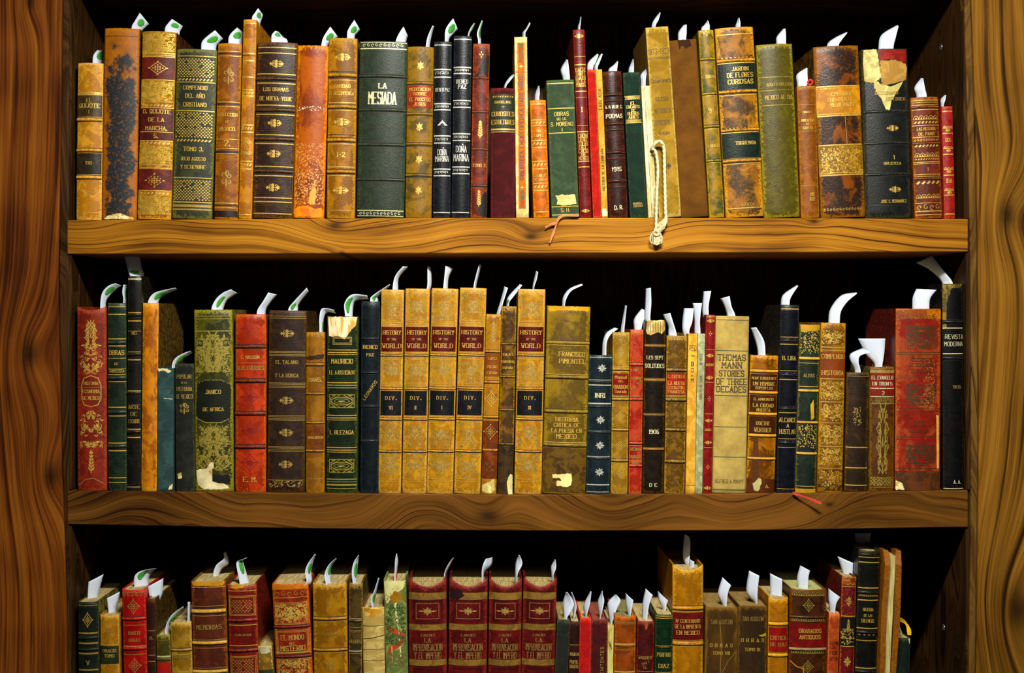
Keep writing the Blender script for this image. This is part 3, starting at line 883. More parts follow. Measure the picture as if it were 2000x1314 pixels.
book(1, 502, 580, 82, 492, 570, 'dark brown book with raised bands lettered LOS DRAMAS', db,
  [('g',93,1.6),('g',104,1.6),('o',125,'flower',(15,9)),('g',145,1.8),('b',154,8),('g',163,1.8),('t',175,'LOS DRAMAS',7,T(fit=.66)),('t',193,'DE NUEVA-YORK',8),('g',206,1.8),('b',215,8),('g',224,1.8),('o',241,'flower',(15,9)),
   ('g',264,1.8),('b',272,8),('g',281,1.8),('o',301,'flower',(15,9)),('g',326,1.8),('b',335,8),('g',344,1.8),('o',367,'flower',(15,9)),('g',387,1.8),('g',395,1.8),('g',418,1.8)], cover=leather('7a5220','3a2410',amt=.4), rag=2)
book(1, 582, 640, 88, 569, 634, 'plain rust orange leather book without title on top shelf', leather('8a3410','9e521a',amt=.35,scale=28,rough=.42,wear='d88a34',stretch=1.6),
  [('P',208,216,'speck',ink('cdbfa0')),('x',[(-.48,410),(-.3,404),(0,402),(.2,408),(.46,405),(.46,424),(-.48,424)],leather('c46a22','e08a3c',amt=.5)),
   ('x',[(.0,392),(.1,368),(.18,350),(.24,375),(.2,398),(.05,402)],leather('c46a22','e0a04c',amt=.6)),('P',280,345,'speck',ink('cf8a3c')),('P',340,400,'speck',ink('d89a4c'))], rag=3, cover=leather('8a4a18','5a2c10'))
cb_ = leather('8e6120','6e4614',amt=.5,scale=55,wear='b58a3c')
book(1, 641, 698, 73, 637, 692, 'golden brown book with four bands lettered CARIDAD', cb_,
  [('o',111,'flower',(17,9)),('d',139,1.5),('b',146,8),('d',152,1.5),('g',156,1.2),('t',168,'CARIDAD',7,T(fit=.6)),('t',182,'Y RECOMPENSA',7,T(fit=.86)),('g',200,1.8),('b',208,8),('g',215,1.2),('o',238,'flower',(17,9)),('d',263,1.5),('b',273,8),('g',281,1.5),
   ('t',302,'I-2',9,T(fit=.34,bold=1.4)),('g',326,1.8),('b',335,8),('g',343,1.2),('o',372,'flower',(17,9)),('g',411,1)], rag=2)
book(1, 701, 797, 80, 696, 788, 'wide dark green leather book lettered LA MESIADA', leather('24301f','1b2519',amt=.4,scale=90,rough=.42,wear='34422c'),
  [('P',84,92,'scroll',PALE()),('g',95,2,PALE()),('g',83,1,PALE()),('b',149,6),('d',144,1),('d',154,1),('t',168,'LA',10,T(fit=.3,bold=1.5,mat=PALE())),('t',192,'MESIADA',25,T(fit=.60,bold=1.15,mat=PALE(),track=.75)),('b',215,6),('d',210,1),('d',221,1),
   ('b',283,6),('d',278,1),('d',289,1),('b',351,6),('d',346,1),('d',357,1),('P',414,421,'scroll',PALE()),('g',412,1.5,PALE()),('g',422.5,1,PALE())])
mb = leather('4a3a18','7a5a22',amt=.42,scale=40,wear='8a6628')
book(1, 796, 847, 90, 790, 843, 'mottled brown black book with orange red label and thistle ornaments', mb,
  [('o',127,'thistle',(9,10)),('b',162,5),('d',167,1),('L',167,210,leather('9c3216','7a220e',rough=.4),.47),('t',174,'MEDITACION',6),('t',183,'SOBRE',6,T(fit=.5)),('t',194,'EL PROCESO',7),('t',203,'JESUS',6,T(fit=.5)),
   ('b',222,5),('o',247,'thistle',(9,10)),('b',281,5),('d',286,1),('o',310,'thistle',(9,10)),('b',342,5),('d',346,1),('o',371,'thistle',(9,10))], rag=1)
nv = leather('14171c','0d0f14',amt=.4,scale=90,rough=.36,wear='2a2c30')
def navy(tl,tr,top,bl,br,nm,ys,els):
    L = [('g',top+7,1.8,SILV()),('g',415,1.8,SILV())]
    for a, b in ys: L += [('g',a,2.4,SILV()),('P',a+3,b-3,'key',SILV(),-.4,.4),('g',b,2.2,SILV())]
    book(1, tl,tr,top,bl,br,nm,nv,L+els,gold=SILV())
navy(848,882,80,845,880,'shorter black and silver book lettered DOÑA MARINA',[(135,150),(202,214),(265,279),(330,343)],[('t',175,'IRENEO PAZ',7),('o',240,'chevron',(10,8)),('t',297,'DOÑA',12,T(fit=.55)),('t',310,'MARINA',11,T(fit=.8))])
navy(886,922,69,881,917,'taller black and silver book lettered DOÑA MARINA',[(131,143),(196,209),(261,274),(326,339)],[('t',159,'IRENEO',8,T(fit=.66)),('t',169,'PAZ',8,T(fit=.45)),('t',291,'DOÑA',13,T(fit=.6)),('t',308,'MARINA',14,T(fit=.86))])
book(1, 924, 957, 84, 918, 951, 'narrow red brown book with black scorched patches lettered TOMO', leather('742312','4e160c',amt=.4,scale=60,wear='a04a24'),
  [('x',[(.05,118),(.48,106),(.48,150),(.1,140),(-.2,150),(-.4,158)],leather('17120e')),('x',[(-.1,420),(.2,380),(.48,372),(.48,424)],leather('17120e')),('o',106,'dots',(5,8)),('b',152,4),('b',218,4),('o',253,'spray',(10,17)),('b',291,4),('t',323,'TOMO 2.',6),('g',361,1.2),('b',362,4),('o',388,'spray',(9,16))], rag=2)
book(1, 960, 1005, 171, 956, 1008, 'maroon cloth book with dark green title panel at its top', cloth('4e1018','3e0c12',amt=.4,wear='6a2226'),
  [('c',183,256,leather('252b14','1b210f')),('P',186,190,'rope'),('t',199,'BAUDELAIRE',5,T(fit=.7)),('o',208,'dots',(4,2)),('t',222,'CURIOSITES',9,T(fit=.95)),('t',238,'ESTHETIQUES',9,T(fit=.97)),('g',252,3),('g',257,1)])
book(1, 1004, 1030, 71, 1008, 1033, 'tall thin cream paperback with vertical BIBLIOTECA lettering', paper('d8c890','b8a266',amt=.4,scale=80),
  [('x',[(-.28,83),(.28,83),(.28,408),(-.28,408)],paper('c0702c','a85a20',amt=.5)),('x',[(-.16,84),(.16,84),(.16,122),(-.16,122)],paper('3c7050','b03c20',amt=.5,scale=200)),('o',129,'star',5,0,GOLD()),
   ('x',[(-.16,372),(.16,372),(.16,408),(-.16,408)],paper('3c7050','b03c20',amt=.5,scale=200)),('o',366,'star',5,0,GOLD()),('v',142,356,'BIBLIOTECA ENCICLOPEDICA PARA NIÑOS',8,T(mat=ink('6e1c10'),bold=1.4)),('g',140,1,RED_INK)], flat=True, board=.6, rag=3, pg=('e4d8a8','b8a266'))
book(1, 1035, 1066, 195, 1042, 1074, 'short bright orange leather book with gilt bands', leather('b8620e','964806',amt=.35,scale=80,rough=.38,wear='d88a2c'),
  [('g',203,2.2),('g',234,2),('P',236,242,'rope'),('g',245,2),('t',256,'JOSE',5,T(fit=.4)),('t',265,'LOPEZ',6,T(fit=.6)),('g',274,2),('P',276,284,'rope'),('g',288,2),('g',315,2),('P',317,325,'rope'),('g',330,2),('t',343,'CRONICAS',6),('t',351,'DE ITALIA',6),('g',358,2),('P',360,368,'rope'),('g',372,2),('g',414,2)])
book(1, 1067, 1121, 156, 1077, 1132, 'green cloth book lettered OBRAS with torn cream sticker', cloth('3a4c33','31412b',amt=.4,wear='4a6238'),
  [('g',163,1.6),('g',212,1.6),('t',223,'OBRAS',8,T(fit=.55,serif=False,bold=.8)),('t',233,'DEL LIC.',5,T(fit=.36,serif=False,bold=.8)),('t',243,'S. MORENO',8,T(fit=.84,serif=False,bold=.8)),('t',254,'I',7,T(serif=False)),('g',260,1.6),
   ('x',[(-.33,381),(.38,381),(.42,400),(-.1,402),(-.3,400),(-.26,391)],paper('d8c488')),('g',404,1.4),('t',411,'S. H.',8,T(fit=.32,serif=False,bold=.8)),('g',420,1.4)], bulge=.002)
rl = leather('6e1014','520a0e',amt=.4,scale=80,rough=.38,wear='8e2420')
book(1, 1119, 1142, 57, 1133, 1156, 'tall narrow crimson leather book numbered I', rl,
  [('o',70,'flower',(10,5)),('g',110,1,DULL()),('g',126,2.2),('t',136,'BACRI',8),('t',144,'TARDES',7),('t',152,'BABI',7),('t',159,'DE LA',7),('t',166,'MAGIA',7),('g',178,2.2),('g',190,1,DULL()),('t',214,'I',9),('g',245,1,DULL()),('g',257,2),('t',265,'CRONI',8),('t',273,'CAS QUE',8),('t',281,'TOLAS',7),('t',288,'DEL',7),('t',295,'CACIQ',8),('t',302,'DE',6),('t',309,'MEXICO',7),('g',315,2),('g',326,2),('o',412,'flower',(9,4))], cover=leather('7e1212'))
book(1, 1147, 1163, 135, 1158, 1175, 'thin bright red book beside thin yellow one on top shelf', cloth('c41a10','a8140c',amt=.4,wear='e0503c'), [], flat=True, board=1.2)
book(1, 1163, 1176, 135, 1175, 1188, 'very thin yellow paperback with vertical TABLADA lettering', paper('c4984a','a87c34',amt=.4),
  [('v',172,216,'TABLADA',7,T(mat=BLK,bold=.7)),('v',288,374,'HISTORIA DE LA CAMPAÑA',5,T(mat=BLK,bold=1)),('x',[(-.4,410),(.2,408),(.45,414),(.4,422),(-.4,422)],paper('e8dca8'))], flat=True, board=.5)
book(1, 1177, 1214, 139, 1190, 1228, 'dark maroon banded book lettered POEMAS and 1915', leather('381410','260c0a',amt=.35,scale=80,rough=.34,wear='58281c'),
  [('b',185,7),('b',197,4),('t',209,'G. M. WILDE C.',6,T(fit=.92,serif=False,mat=PALE(),bold=1.3)),('t',227,'POEMAS',8,T(fit=.88,serif=False,mat=PALE(),bold=1.3)),('b',242,7),('b',254,4),('b',298,7),('b',310,4),('t',331,'1915',8,T(fit=.55,serif=False,mat=PALE(),bold=1.1)),('b',354,7),('b',366,4),('t',406,'D. R.',8,T(fit=.45,serif=False,mat=PALE(),bold=1.1))])
book(1, 1216, 1250, 141, 1231, 1264, 'dark blue green book lettered EL ENCANTO DE BUENOS AIRES', cloth('18301f','12261c',amt=.4,wear='2c4630'),
  [('g',188,1.2),('P',190,194,'zig'),('t',202,'EL',6,T(fit=.3)),('t',209,'ENCANTO',6,T(fit=.8)),('t',216,'DE',5,T(fit=.3)),('t',222,'BUENOS',6,T(fit=.7)),('t',229,'AIRES',6,T(fit=.6)),('P',234,238,'zig'),('g',240,1.2),('t',398,'MUNDIAL',4,T(fit=.6,mat=DULL())),('t',403,'EDITORES',4,T(fit=.6,mat=DULL()))], bulge=.002)
book(1, 1252, 1270, 167, 1266, 1285, 'tattered cream unbound book with frayed edges', paper('ddd2a4','b0a070',amt=.35,scale=150,stretch=5),
  [('ln',[(-.15,170),(-.1,420)],.8,BLK),('ln',[(.2,175),(.25,320),(.15,420)],.7,DULL()),('ln',[(-.4,265),(.45,262)],.8,DULL())], flat=True, board=.5, rag=5, pg=('e6dcb0','b4a670'))
book(1, 1260, 1306, 53, 1287, 1331, 'tall mustard book dated 1873 leaning behind white cord', cloth('987838','826428',amt=.4,scale=30,wear='c4a860'),
  [('t',101,'1873-1923',11,T(fit=.95,mat=BLK,serif=False,bold=.7)),('g',113,1,BLK),('g',115.5,.8,BLK),('t',158,'Cincuentenario',8,T(fit=.92,mat=BLK,bold=.9,serif=False)),('t',194,'IGLESIA',8,T(fit=.58,mat=BLK,bold=.7)),('t',217,'METODISTA',9,T(fit=.72,mat=BLK,bold=.7)),('t',240,'EPISCOPAL',9,T(fit=.7,mat=BLK,bold=.7)),('t',261,'EN MEXICO',5,T(fit=.5,mat=BLK)),
   ('o',325,'clover',6,4,ink('1c1a14')),('o',88,'dots',4,-6,BLK)], flat=True, bulge=.0015)
book(1, 1306, 1361, 78, 1331, 1384, 'plain brown coarse cloth book with torn head', leather('62401c',kind='burlap',rough=.85,wear='7a5228',wearlvl=.5),
  [('x',[(-.2,79),(.25,79),(.3,92),(.1,97),(-.05,90),(-.15,98)],cloth('2e1a0e'))], rag=6, bulge=.0015)
book(1, 1364, 1394, 58, 1386, 1416, 'narrow mottled green and tan book with pebbled bands', leather('40441a','8a6a24',amt=.42,scale=30,wear='a88a38',edge=.2),
  [('b',115,5),('g',117,1),('b',183,5),('g',187,1),('t',150,'F. SERRANO',6,T(fit=.9)),('o',215,'swirl',7),('b',247,5),('g',252,1),('t',285,'EL GENERO',6,T(fit=.9)),('b',314,5),('g',318,1),('P',60,70,'speck')], rag=2)
jt = leather('8e5e24','3c2a14',amt=.38,scale=48,wear='c99242',edge=.2)
lg = leather('14231a','0f1b14',rough=.35)
book(1, 1397, 1472, 54, 1419, 1494, 'wide marbled tan book with green labels lettered JARDIN DE FLORES', jt,
  [('g',68,1.6),('P',112,119,'rope'),('g',120,1.2),('b',119,7),('c',125,176,lg),('g',124,1.6),('t',136,'JARDIN',8,T(fit=.46,x=6)),('t',148,'DE FLORES',9,T(fit=.72,x=6)),('t',161,'CURIOSAS',9,T(fit=.7,x=6)),('g',177,1.6),('b',180,7),('P',178,184,'rope'),('g',187,1.2),('P',250,256,'rope'),('b',255,6),('g',260,1.6),('c',261,310,lg),('g',311,1.6),('b',315,7),('P',312,317,'rope'),('g',321,1.2),
   ('t',281,'TORQUEMADA',7,T(fit=.56,x=9)),('t',401,'LANTA',6,T(fit=.4,x=6,mat=DULL())),('g',408,1.6)])
book(1, 1475, 1551, 86, 1496, 1562, 'wide plain olive green pebbled leather book', leather('4c4413','3f3810',amt=.4,scale=90,rough=.4,wear='8a7c34'),
  [('g',151,1,DULL()),('t',166,'ADOLFO DOLLERO',6,T(fit=.74,x=6,mat=DULL())),('g',177,.7,DULL()),('t',191,'MEXICO AL DIA',9,T(fit=.8,x=4,mat=DULL())),('g',206,1,DULL())], rag=2)
book(1, 1558, 1593, 167, 1565, 1603, 'small narrow brown book marked MI between olive and marbled books', leather('7c4a1c','643812',amt=.4,scale=60,wear='a06c2e'),
  [('g',204,.7,DULL()),('t',219,'SUAREZ',4,T(fit=.5)),('t',235,'IMITACION',5,T(fit=.7)),('t',242,'DE',4,T(fit=.3)),('t',250,'CRISTO',5,T(fit=.55)),('g',256,.7,DULL()),('g',362,.7,DULL()),('t',380,'MI',7,T(fit=.3,x=4)),('t',389,'1802',7,T(fit=.3,x=4))], rag=1)
book(1, 1589, 1679, 90, 1606, 1692, 'large dark marbled book with two tan panels and gilt title', leather('6e3c16','241812',amt=.5,scale=32,rough=.34,wear='8a5a28'),
  [('c',170,227,leather('b07a2a','9a6420')),('g',169,2),('g',173,1),('t',185,'EPISODIOS',7,T(fit=.5,x=6)),('t',196,'HISTORICOS',7,T(fit=.54,x=6)),('t',206,'MEXICANOS',8,T(fit=.54,x=6)),('g',223,1),('g',227,2),
   ('c',285,342,leather('8e6a26','6a4a18',amt=.5)),('g',284,2),('P',288,338,'speck'),('g',339,1),('g',343,2),('ln',[(.12,228),(.14,284)],1,DULL()),('P',407,413,'scroll')], cover=leather('3a2410','6a4a20',amt=.4), rag=2)
CR2 = paper('ccc48a','a89a60',amt=.4)
book(1, 1685, 1774, 95, 1693, 1783, 'large black book with torn cream and red paper at its head', leather('171a17','101210',amt=.4,scale=60,rough=.38,wear='34342a'),
  [('x',[(-.48,96),(-.2,96),(-.16,120),(-.1,150),(-.25,162),(-.48,156)],CR2),('x',[(-.16,97),(.48,97),(.48,124),(.2,116),(-.14,118)],leather('a01c14','7a1410')),('x',[(-.14,119),(.2,117),(.48,126),(.48,155),(.2,163),(-.1,168)],paper('b08a50','9a7440')),
   ('x',[(-.3,152),(-.1,166),(.1,170),(.38,160),(.28,175),(.1,198),(.04,219),(-.02,218),(-.1,196),(-.24,178)],paper('d2c88c','b4a668')),
   ('t',182,'DICCIONARIO',6,T(fit=.8,mat=DULL())),('t',194,'HISTORICO',6,T(fit=.5,x=18,mat=DULL())),('b',218,5),('o',251,'flower',(13,7),10),('b',280,5),('t',308,'1',8,T(x=11)),('t',320,'BIBLIOTECA',5,T(fit=.4,x=8)),('b',341,5),('o',371,'flower',(13,7),12),('t',394,'JOSE C. HERNANDEZ',6,T(fit=.6,x=9)),('d',402,1)], rag=3, cover=leather('4a4420','1a1a12',amt=.5))
rt = leather('6e2414','4c1a0e',amt=.4,scale=60,wear='9a5a28')
book(1, 1780, 1835, 189, 1789, 1843, 'small red brown book covered with dense gilt stripes at right', rt,
  [('g',196,1.5),('g',200,1),('b',209,5),('g',205,1.2),('g',214,1.2),('P',226,233,'scallop'),('P',236,242,'rope'),('g',245,1.4),('t',252,'LAS MISTERIOS',6,T(fit=.7)),('t',262,'DE PARIS',6,T(fit=.6)),('g',268,1.4),('P',271,276,'scroll'),('b',280,4),('P',282,288,'rope'),
   ('P',299,306,'scallop'),('P',309,313,'rope'),('g',317,1.4),('g',320,1),('t',331,'I',6),('g',341,1.4),('g',345,1),('b',349,4),('P',353,361,'rope'),('P',380,387,'scallop'),('P',399,411,'scroll'),('g',397,1),('g',413,2),('g',420,1.4)], rag=2, cover=leather('5a3018','3a1c0e'))
book(1, 1840, 1861, 207, 1845, 1867, 'thin scarlet book with gilt bands at right end of top shelf', leather('a01216','820c10',amt=.35,scale=80,wear='c04030'),
  [('g',217,2),('P',246,250,'scallop'),('o',254,'fleur',(6,4)),('g',260,2),('t',273,'DOS',8,T(fit=.5)),('P',286,290,'scallop'),('o',294,'fleur',(6,4)),('g',301,2),('P',327,331,'scallop'),('o',335,'fleur',(6,4)),('g',342,2),('t',353,'ISA',8,T(fit=.5)),('P',368,372,'scallop'),('o',376,'fleur',(6,4)),('g',381,2),('g',418,2)])
# ---------------------------------------------------------------- middle shelf books
book(2, 148, 206, 598, 149, 207, 'red book with gilt scrolls at left end of middle shelf', leather('8a2210','6a180c',amt=.4,scale=50,wear='b04020'),
  [('ln',[(-.33,752),(-.24,738),(0,733),(.24,738),(.33,752),(.33,778),(.24,790),(0,794),(-.24,790),(-.33,778),(-.33,752)],1.6),('t',748,'HISTORIA',6,T(fit=.5)),('t',764,'ECONOMIA',7,T(fit=.6)),('t',777,'DE MEXICO',7,T(fit=.6)),('g',756,.8,DULL()),('o',655,'arab',(17,26)),('P',670,735,'ivy',None,-.42,.42),('o',640,'diamond',(8,14)),('P',800,880,'ivy',None,-.4,.4),('o',902,'spray',(12,22)),
   ('ln',[(-.45,948),(-.2,936),(.1,934),(.4,944)],1.2,DULL())], dip=7, depth=.15)
bg = leather('1c2a1c','141f16',amt=.4,scale=60,rough=.36,wear='3c4a30')
book(2, 208, 246, 591, 211, 246, 'dark green banded book beside red gilt scrolled book', bg,
  [('g',598,1.5),('g',613,2),('b',668,8),('g',661,2),('g',675,2),('t',688,'OBRAS',9),('g',699,1),('t',710,'DE',5),('g',720,1),('t',724,'GOROSTIZA',6),('b',737,8),('g',731,1.5),('g',745,1.5),('g',795,1.8),('b',804,8),('g',812,1.8),('b',871,8),('g',865,2),('g',880,2),('g',933,1.8),('g',942,1)])
book(2, 248, 277, 538, 248, 273, 'very tall narrow black book on middle shelf', leather('15140f','0e0d0a',amt=.4,scale=60,rough=.38,wear='30291c'),
  [('g',544,2.5,PALE()),('b',614,7),('g',610,2),('g',626,2),('t',650,'NO',6,T(mat=DULL())),('g',646,1,DULL()),('b',691,8),('g',687,2),('g',702,2),('b',767,6),('g',763,2),('t',794,'ARTE',8,T(mat=DULL())),('t',808,'DE',8,T(mat=DULL())),('t',822,'ESCRIBIR',8,T(mat=DULL())),('b',843,7),('g',838,2),('g',854,2),('g',951,1.5)])
book(2, 276, 311, 591, 276, 304, 'narrow stained golden tan book leaning beside very tall black book', leather('c07a24','8a4c14',amt=.45,scale=45,wear='dca048',stretch=1.6),
  [], rag=3, cover=leather('2e2210','6a5426',amt=.35,scale=160), depth=.17)
book(2, 308, 339, 718, 306, 339, 'short worn teal paper covered book', paper('2c4846','223a38',amt=.4,scale=60,rough=.8),
  [('x',[(-.48,719),(.1,719),(.35,724),(.2,728),(-.1,723),(-.45,726)],CREAM),('ln',[(-.4,760),(.4,757)],.8,paper('1c3230')),('ln',[(-.1,777),(.42,779)],1.2,CREAM),('ln',[(-.4,845),(.3,842)],.8,paper('1c3230')),('x',[(.3,948),(.46,944),(.44,955),(.2,956)],CREAM)], flat=True, board=1, rag=4)
book(2, 341, 377, 710, 342, 381, 'short dark grey cloth book with faded gilt title', cloth('26281f','1c1e18',amt=.4,wear='44442e'),
  [('t',735,'POPULAR',8,T(mat=DULL(),fit=.8)),('t',747,'DE LA',4,T(mat=DULL(),fit=.3)),('t',759,'HISTORIA',8,T(mat=DULL(),fit=.85)),('t',774,'DE MEXICO',9,T(mat=DULL(),fit=.9)),('o',798,'trefoil',(14,12),0,DULL()),('x',[(-.42,925),(-.2,922),(-.15,933),(-.38,935)],CREAM)])
gg = leather('42400f','25270c',amt=.4,scale=40,wear='8a8230')
OG = lambda: ink('a4923a', .4, .3, name='olive_gilt')
book(2, 375, 455, 604, 382, 453, 'wide olive gilt book with dark oval title and torn white patch', gg,
  [('g',617,1.2,OG()),('g',622,1.2,OG()),('g',646,2,OG()),('P',652,738,'ivy',OG()),('P',652,738,'ivy',OG()),('o',690,'arab',(24,38),0,OG()),('x',[(-.46,748),(-.2,742),(.2,742),(.46,750),(.46,818),(.2,824),(-.2,824),(-.46,816)],leather('14180c')),('ln',[(-.46,750),(-.2,742),(.2,742),(.46,751)],1.6,OG()),('ln',[(-.46,816),(-.2,825),(.2,825),(.46,816)],1.6,OG()),
   ('t',765,'JANICO',8,T(fit=.42)),('t',799,'DE AFRICA',7,T(fit=.56)),('P',826,925,'ivy',OG()),('P',826,925,'ivy',OG()),('o',862,'arab',(18,30),0,OG()),('x',[(-.12,928),(.42,928),(.42,945),(-.12,945)],leather('141610')),('g',948,1,OG()),('g',956,2,OG()),
   ('x',[(-.47,918),(-.2,915),(-.08,902),(.02,903),(-.02,915),(-.02,940),(.38,948),(.4,955),(-.3,955),(-.46,945)],paper('d6cba0','b8643c',amt=.15,scale=60)),], rag=2, dip=0, cover=leather('6a6426','3a3a14'))
rm = leather('b0300e','8e2008',amt=.35,scale=40,rough=.36,wear='d05820')
mk = leather('8e0e08','7a0a06')
book(2, 458, 519, 613, 458, 518, 'bright red orange leather book initialled at its foot', rm,
  [('o',641,'diamond',(16,15),0,ink('7e100a')),('b',676,7,leather('5a0c08')),('t',697,'E. MASSON',6,T(fit=.62)),('g',708,.8,DULL()),('t',718,'ALAS FUERTES',8,T(fit=.92,mat=DULL())),('b',743,8,leather('5a0c08')),('o',775,'star',(15,15),0,mk),('o',775,'diamond',(16,15),0,ink('7e100a')),('b',807,8,leather('5a0c08')),('o',840,'star',(15,14),0,mk),('o',840,'diamond',(16,15),0,ink('7e100a')),('b',872,8,leather('5a0c08')),('o',903,'star',(15,14),0,mk),('o',903,'diamond',(16,15),0,ink('7e100a')),('t',936,'E. M.',10,T(fit=.46))], cover=leather('8a5a2c','5a3414'))
tb = leather('2c1c12','1e130c',amt=.4,scale=60,wear='4a3018')
def dbl(y): return [('g',y-4,1,DULL()),('g',y-1.5,.8,DULL()),('g',y+2,.8,DULL()),('g',y+4.5,1,DULL())]
book(2, 524, 599, 606, 520, 594, 'wide dark brown book lettered EL TALAMO', tb,
  [('g',617,1,DULL()),('g',621,1,DULL()),('o',651,'flower',(15,9),0,DULL())]+dbl(690)+[('t',707,'EL TALAMO',7,T(fit=.62,mat=DULL())),('t',733,'Y LA HORCA',7,T(fit=.64,mat=DULL()))]+dbl(752)+[('o',782,'flower',(15,9),0,DULL())]+dbl(816)+[('o',845,'flower',(15,9),0,DULL())]+dbl(877)+[('o',907,'flower',(15,9),0,DULL()),('P',938,952,'speck',DULL()),('g',938,1,DULL())],
  cover=leather('3c2e14','241a0c',amt=.5,scale=100))
book(2, 597, 634, 648, 597, 633, 'shorter plain brown banded book beside EL TALAMO book', leather('7e5422','684216',amt=.4,scale=50,wear='a5782e'),
  [('x',[(-.49,696),(0,694),(.49,690),(.49,699),(-.1,702),(-.49,702)],leather('2a1c10')),('b',711,6),('t',741,'HANS.',8,T(fit=.72)),('b',768,5),('b',825,5),('L',830,878,leather('6a3a18','52280e'),.47),('t',854,'ANDERSEN',5,T(fit=.84)),('b',880,5),('g',935,.8,DULL())])
mg = leather('16230f','101a0c',amt=.4,scale=60,rough=.36,wear='3c4a20')
book(2, 638, 699, 617, 636, 697, 'dark green gilt book with torn cream head', mg,
  [('x',[(-.48,618),(.48,618),(.46,632),(.36,640),(.2,650),(.1,662),(-.1,656),(-.3,657),(-.47,655)],paper('e2d4ae','c4944c',amt=.4,scale=120,stretch=4)),('P',658,672,'frame',None,-.3,.3),('g',683,1.6),('g',688,1.6),('g',692,1),('t',705,'MAURICIO',9,T(fit=.72)),('t',727,'EL AJUSTICIADO',8,T(fit=.86)),('g',747,1.6),('g',752,1.6),('g',757,1.2),
   ('o',783,'oval',(24,15),0,OG()),('g',811,1.6),('g',816,1.8),('g',820,1),('t',844,'L BLEZAGA',8,T(fit=.8)),('g',874,1.6),('g',879,1.6),('g',883,1),('o',910,'oval',(24,15),0,OG()),('g',936,2,OG()),('g',941,1.2,OG()),('g',947,3,OG()),('g',954,1,OG())], rag=3, cover=leather('5a5a20','2c3012'))
book(2, 705, 742, 588, 703, 739, 'plain blue black leather book with slanting gilt title', leather('10181c','0b1114',amt=.4,scale=80,rough=.36,wear='243034'),
  [('b',661,5),('t',677,'IRENEO',7,T(fit=.8)),('t',692,'PAZ',6,T(fit=.42)),('b',727,5),('v',730,794,'LEONARDO',6,T(ang=.98)),('b',793,5),('b',861,5)])
hw = leather('aa7e34','8e6022',amt=.42,scale=45,rough=.42,wear='c8a058')
def world_vol(tl,tr,top,bl,br,num,nm,patch=False):
    el = [('g',top+5,1),('P',top+8,top+64,'frame',None,-.42,.42),('o',top+36,'fleur',(13,13),0,DULL()),('P',top+10,top+62,'ivy',DULL(),-.38,.38),('g',top+68,1.2)]
    el += [('P',632,637,'scallop'),('L',638,686,leather('5a0f0c','460a08',rough=.4),.46),('t',649,'HISTORY',8,T(fit=.82,mat=GOLD())),('t',662,'OF THE',4,T(fit=.5)),('t',675,'WORLD',9,T(fit=.86)),('P',686,691,'scallop'),
      ('g',697,1),('P',700,750,'frame',None,-.42,.42),('o',725,'fleur',(13,13),0,DULL()),('P',702,748,'ivy',DULL(),-.38,.38),('g',754,1),('P',759,763,'scallop'),('L',763,811,leather('15161a','0e0f12',rough=.4),.46),('t',777,'DIV.',7,T(fit=.66,track=2.2)),('t',796,num,7,T(fit=.5)),('P',811,815,'scallop'),
      ('g',820,1),('P',823,875,'ivy',DULL(),-.38,.38),('o',848,'fleur',(13,13),0,DULL()),('g',880,1.2),('P',884,934,'ivy',DULL(),-.38,.38),('o',910,'fleur',(13,13),0,DULL()),('g',936,1),('g',941,1)]
    for y in (692, 757, 817, 880): el.append(('b',y+1.5,3.5))
    if patch: el.append(('P',640,684,'speck',ink('a8702a')))
    book(2, tl,tr,top,bl,br,nm,hw,el,gold=ink('d2a446',.4,.3,name='gilt'))
world_vol(743,790,565,739,782,'VI','golden tan volume VI of the set, leftmost of its row',True)
world_vol(791,840,563,785,832,'II','golden tan volume II of the history set')
world_vol(842,896,563,833,884,'I','golden tan volume I of the history set')
world_vol(898,951,562,886,938,'IV','golden tan volume IV of the history set')
book(2, 950, 979, 613, 939, 970, 'narrow red brown book with white torn foot beside volume IV', leather('7a4a1c','94682a',amt=.45,scale=45,wear='b88a40'),
  [('c',690,735,leather('6e3a18')),('t',700,'LOPEZ',5,T(fit=.6)),('t',716,'POESIAS',5,T(fit=.7)),('t',728,'ESPAÑA',5,T(fit=.7)),('b',686,5),('b',746,5),('o',650,'spray',(10,22),0,DULL()),('o',779,'diamond',(12,13)),('b',814,5),('o',843,'diamond',(12,13)),('b',879,5),('o',912,'fleur',(12,14)),
   ('c',822,935,leather('6a3216','52260e')),('o',843,'diamond',(12,13)),('x',[(-.45,947),(-.1,942),(.35,934),(.4,958),(.1,964),(-.42,960)],paper('d8cc94','b0a060'))], rag=3)
book(2, 979, 1010, 597, 972, 1001, 'narrow dark scorched brown book beside volume III', leather('6a4a1a','38240f',amt=.45,scale=35,wear='a07a34'),
  [('b',671,4),('P',668,674,'rope',DULL()),('t',692,'VIAJES',5,T(fit=.8)),('t',706,'MARITIMOS',5,T(fit=.85)),('t',718,'ESPAÑA',5,T(fit=.7)),('b',735,5),('g',731,1,DULL()),('b',800,4),('b',867,4),('c',870,964,leather('241810','3a2814')),('x',[(.2,965),(.1,940),(.3,925),(.48,928),(.48,965)],paper('cfc48c'))], rag=4)
world_vol(1012,1066,564,1004,1058,'III','golden tan volume III standing apart from its set')
fp = leather('755c1c','4e3c10',amt=.45,scale=30,wear='8a7430')
